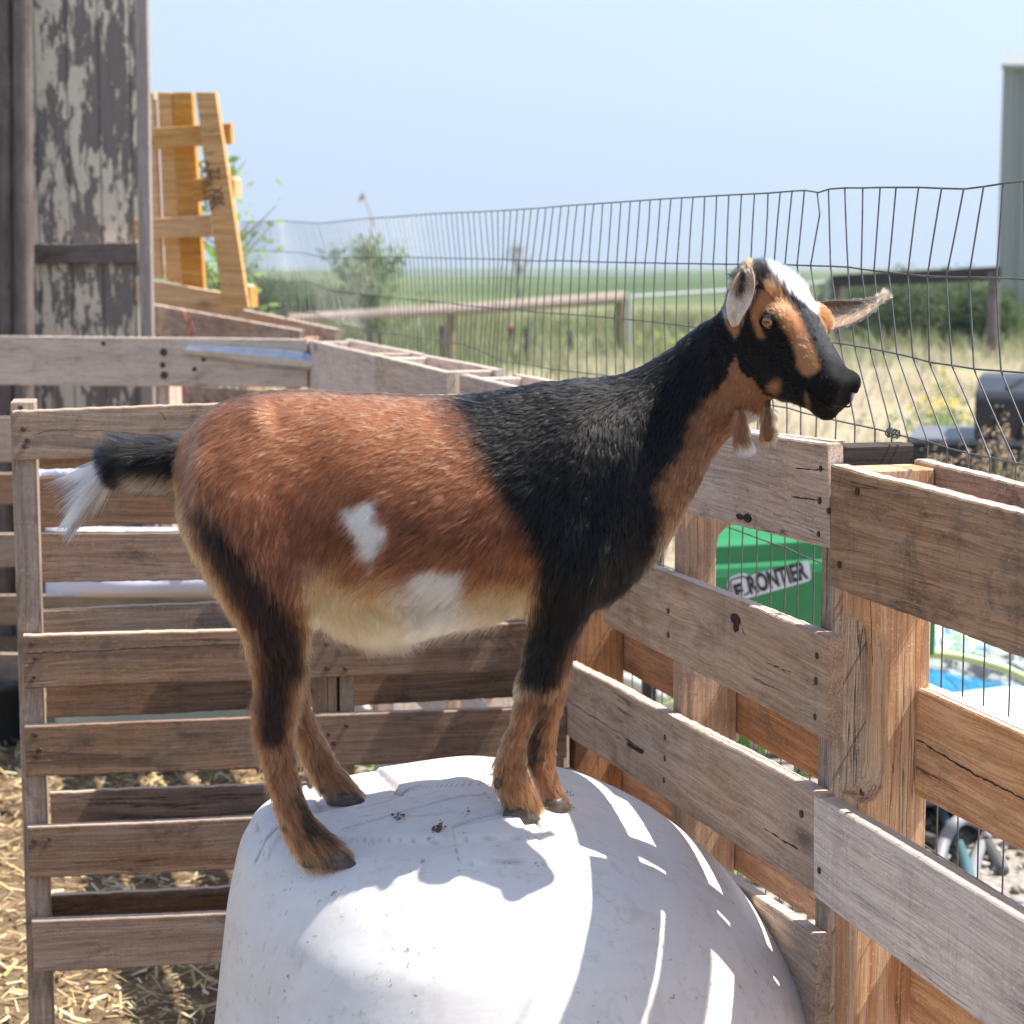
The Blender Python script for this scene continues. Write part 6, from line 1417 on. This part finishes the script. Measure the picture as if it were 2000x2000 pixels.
for c in np.array_split(np.arange(n), 4):
    a = coat_colour(Pq[c] + SH[c], RNG, 1.5); CH.append(a[0])
cc = np.concatenate(CH)
lift = np.where(poll, .85, np.where(hd, .30, .33)); lift = np.where((y > 1180) & (y < 1260) & (x > 600) & (x < 1000), .55, lift)
# tone variation, individual and in patches
tone = 1 + .30 * nz3(Pq, 35, 21)[:, 0] * .5 + RNG.normal(0, .20, n); tone = np.clip(tone, .4, 1.7); tone = 1 + (tone - 1) * np.clip(1.15 - cc.mean(1) * 1.5, .2, 1); cc = cc * tone[:, None]
pt_ = nz3(Pq, 120, 33)[:, 1] + .5 * nz3(Pq, 420, 34)[:, 0]; rust = (cc[:, 0] > .08) & (cc[:, 0] < .5) & ~hd; dk = RNG.random(n) < np.clip(.16 + .30 * pt_, .03, .6); cc[dk & rust] *= .30
lt_ = (RNG.random(n) < .018) & (cc[:, 0] < .06) & (~hd); cc[lt_] = cc[lt_] + np.array([.12, .07, .05])
add_hairs(Pq, Nq, DX, L, np.where(hd, .00012, .00018), cc, lift=lift, grav=.22, clump=.68, wob=np.where(hd, .10, .15)[:, None] if False else .14)
# wispy long guard hairs on the underline, thighs and chest
n2 = 9000; Pg, Ng = sample(V, T, NV, 120000, wgt); xg, yg = proj(Pg)
und = ((Ng[:, 2] < -.45) & (yg > 1140) & (yg < 1270)) | ((xg < 520) & (Ng[:, 0] < -.45) & (yg > 950) & (yg < 1400)) | ((Ng[:, 0] > .5) & (xg > 1040) & (yg > 1050) & (yg < 1250)) | ((Ng[:, 0] > .5) & (xg < 640) & (yg > 1180) & (yg < 1420)) | ((Ng[:, 0] < -.5) & (yg > 1380) & (xg < 620)) 
Pg, Ng = Pg[und][:n2], Ng[und][:n2]; cg = coat_colour(Pg, RNG, 3)[0] * 1.0; xg, yg = proj(Pg); dx, dy = flow(xg, yg)
add_hairs(Pg, Ng, np.stack([dx, 0 * dx, -dy], 1), np.where((yg > 1180) & (xg > 620) & (xg < 1000), .042, .026), .00009, cg, lift=.65, grav=.5, clump=.5, cell=.008, wob=.35)
Pg, Ng = sample(V, T, NV, 60000, (np.hypot(xs_ - 735, ys_ - 1235) < 42).astype(float) * (fn_[:, 2] < -.2) + 1e-9); Pg, Ng = Pg[:1500], Ng[:1500]
add_hairs(Pg, Ng, np.tile(np.array([.35, 0, -1.0]), (len(Pg), 1)), .046, .0001, np.tile(C_gold, (len(Pg), 1)), lift=.9, grav=.5, clump=.7, cell=.012, wob=.3)
# tail
def tube_pts(pts, rad, n):
    pts = np.array([tuple(P(*p, GY)) for p in pts]); t = RNG.random(n) * (len(pts) - 1); i = np.minimum(t.astype(int), len(pts) - 2); f = (t - i)[:, None]
    c = pts[i] * (1 - f) + pts[i + 1] * f; ax = pts[i + 1] - pts[i]; ax /= np.linalg.norm(ax, axis=1, keepdims=True); q = RNG.uniform(0, 6.283, n); s = np.array([0, 1, 0.]); b_ = np.cross(ax, s)
    nn_ = s * np.cos(q)[:, None] + b_ * np.sin(q)[:, None]; r_ = np.interp(t, range(len(pts)), rad); return c + nn_ * r_[:, None], nn_, ax, t
nt_ = 17000; Pt, Nt, At, tt = tube_pts(tp, [.024, .022, .018, .015, .012, .008, .004], nt_)
c_ = np.tile(C_black, (nt_, 1)) * RNG.uniform(.7, 2.0, (nt_, 1)); lowside = Nt[:, 2] < -.35; c_[lowside & (RNG.random(nt_) < .8)] = C_gold * .75; c_[(Nt[:, 2] < -.1) & (tt > 3.6)] = C_black
dt = At * 1.0 + np.array([0, 0, -.25]); Lt = np.interp(tt, [0, 2, 4, 5, 6], [.026, .040, .044, .026, .015])
add_hairs(Pt, Nt, dt, Lt, .00016, c_, lift=.58, grav=.35, clump=.55, wob=.2)
nt_ = 4200; Pt, Nt, At, tt = tube_pts(tp[4:], [.008, .007, .005], nt_); dt = np.tile(np.array([-.60, 0, -.86]), (nt_, 1)) + RNG.normal(0, .03, (nt_, 3)); blk_ = (Nt[:, 0] * .6 + Nt[:, 2] * -.3 > .42) & (RNG.random(nt_) < .5)
c_ = np.where(blk_[:, None], C_black, np.array([.78, .77, .80])) * RNG.uniform(.75, 1.1, (nt_, 1))
add_hairs(Pt, Nt, dt, np.interp(tt, [0, 2], [.078, .098]), .00020, c_, lift=-.10, grav=.10, clump=.35, cell=.004, wob=.03)
# wattles
for pts_, cB, Ln in (([(1442, 800), (1447, 835), (1450, 856), (1454, 866)], C_tan, .014), ([(1500, 795), (1499, 828), (1500, 840), (1500, 850)], C_tan * 1.1, .012)):
    nw = 4200; Pt, Nt, At, tt = tube_pts(pts_, [.005, .006, .007, .004], nw); Pt[:, 1] -= .075; c_ = np.tile(cB, (nw, 1)) * RNG.uniform(.6, 1.25, (nw, 1)); 
    if pts_[0][0] == 1442: c_[tt > 2.1] = C_white
    else: c_[(RNG.random(nw) < .25)] = C_gold
    Pt[:, 0] *= 1 - .075 / 2.5; Pt[:, 2] = H + (Pt[:, 2] - H) * (1 - .075 / 2.5)
    add_hairs(Pt, Nt, At + np.array([0, 0, -.3]), Ln * 1.35, .00016, c_, lift=.55, grav=.75, clump=.35, wob=.3)
# ears
def ear_hairs(A, n, colf, Lin, Lout):
    r_, c_ = A.shape[:2]; i = RNG.random(n) ** .9 * (r_ - 1.001); j = RNG.random(n) * (c_ - 1.001); i0, j0 = i.astype(int), j.astype(int); fi, fj = (i - i0)[:, None], (j - j0)[:, None]
    S = lambda a, b_: A[a, b_]; p = (S(i0, j0) * (1 - fi) + S(i0 + 1, j0) * fi) * (1 - fj) + (S(i0, j0 + 1) * (1 - fi) + S(i0 + 1, j0 + 1) * fi) * fj
    du = A[np.minimum(i0 + 1, r_ - 1), j0] - A[i0, j0]; dv = A[i0, np.minimum(j0 + 1, c_ - 1)] - A[i0, j0]; nn_ = np.cross(du, dv); nn_ /= np.linalg.norm(nn_, axis=1, keepdims=True) + 1e-9
    nn_[nn_[:, 1] > 0] *= -1; outer = RNG.random(n) < .4; nn_[outer] *= -1; p = p + nn_ * .0030
    e = (j / (c_ - 1) - .5) * 2; d = du / (np.linalg.norm(du, axis=1, keepdims=True) + 1e-9) + dv / (np.linalg.norm(dv, axis=1, keepdims=True) + 1e-9) * (-e * .9)[:, None]
    cl_ = np.array([colf(a, b_, o_) for a, b_, o_ in zip(i / (r_ - 1), j / (c_ - 1), outer)]) * RNG.uniform(.7, 1.25, (n, 1))
    add_hairs(p, nn_, d, np.where(outer, Lout, Lin) * np.where(np.abs(e) > .85, .8, 1), .0001, cl_, lift=.35, grav=.05, clump=.5, cell=.004, wob=.16)
def c1(i, j, o_):
    if o_: return (.03, .025, .025) if i < .8 else (.30, .13, .06)
    if i > .8: return (.30, .14, .07)
    if i < .42 - .2 * j: return (.80, .74, .70) if random.random() < .9 else (.45, .3, .2)
    if abs(j - .58 + .25 * (i - .5)) < .15 and .35 < i < .70 and random.random() < .92: return (.022, .015, .013)
    if abs(j - .55) < .06 and i > .6 and random.random() < .7: return (.06, .04, .03)
    return (.50, .37, .26) if random.random() < .6 else ((.24, .15, .10) if random.random() < .6 else (.72, .66, .58))
def c2_(i, j, o_):
    if o_ or j < .12: return (.04, .033, .03) if random.random() < .7 else (.5, .45, .42)
    if i > .86: return (.30, .2, .13)
    return (.48, .36, .24) if random.random() < .55 else ((.10, .07, .05) if random.random() < .6 else (.7, .62, .5))
ear_hairs(EA, 9000, c1, .013, .006); ear_hairs(EB, 9000, c2_, .015, .008)
PP = np.concatenate(ALLP).astype(np.float32); RR_ = np.concatenate(ALLR).astype(np.float32); CC = np.concatenate(ALLC).astype(np.float32); nh = len(CC)
hc = bpy.data.hair_curves.new('coat'); hc.add_curves([SEG] * nh)
hc.attributes['position'].data.foreach_set('vector', PP.ravel())
ra = hc.attributes.get('radius') or hc.attributes.new('radius', 'FLOAT', 'POINT'); ra.data.foreach_set('value', RR_)
ca = hc.attributes.new('col', 'FLOAT_COLOR', 'CURVE'); q = np.ones((nh, 4), np.float32); q[:, :3] = CC; ca.data.foreach_set('color', q.ravel())
b = NB('goat_hair'); cc_ = b.attr('col', 'Color')
ph_ = b.n('ShaderNodeBsdfHairPrincipled'); ph_.parametrization = 'COLOR'
b.l(cc_, ph_.inputs['Color']); b.set(ph_.inputs['Roughness'], .24); b.set(ph_.inputs['Radial Roughness'], .35); b.set(ph_.inputs['Coat'], 0.0); b.set(ph_.inputs['IOR'], 1.38); b.set(ph_.inputs['Random Roughness'], .3)
b.l(ph_.outputs[0], b.out.inputs[0]); hc.materials.append(b.m)
coat = bpy.data.objects.new('coat', hc); col.objects.link(coat); coat.parent = goat; coat.matrix_parent_inverse = Matrix.Translation(goat.location).inverted()
coat['label'] = 'short glossy coat, rust brown behind and black in front'
print('hairs', nh)
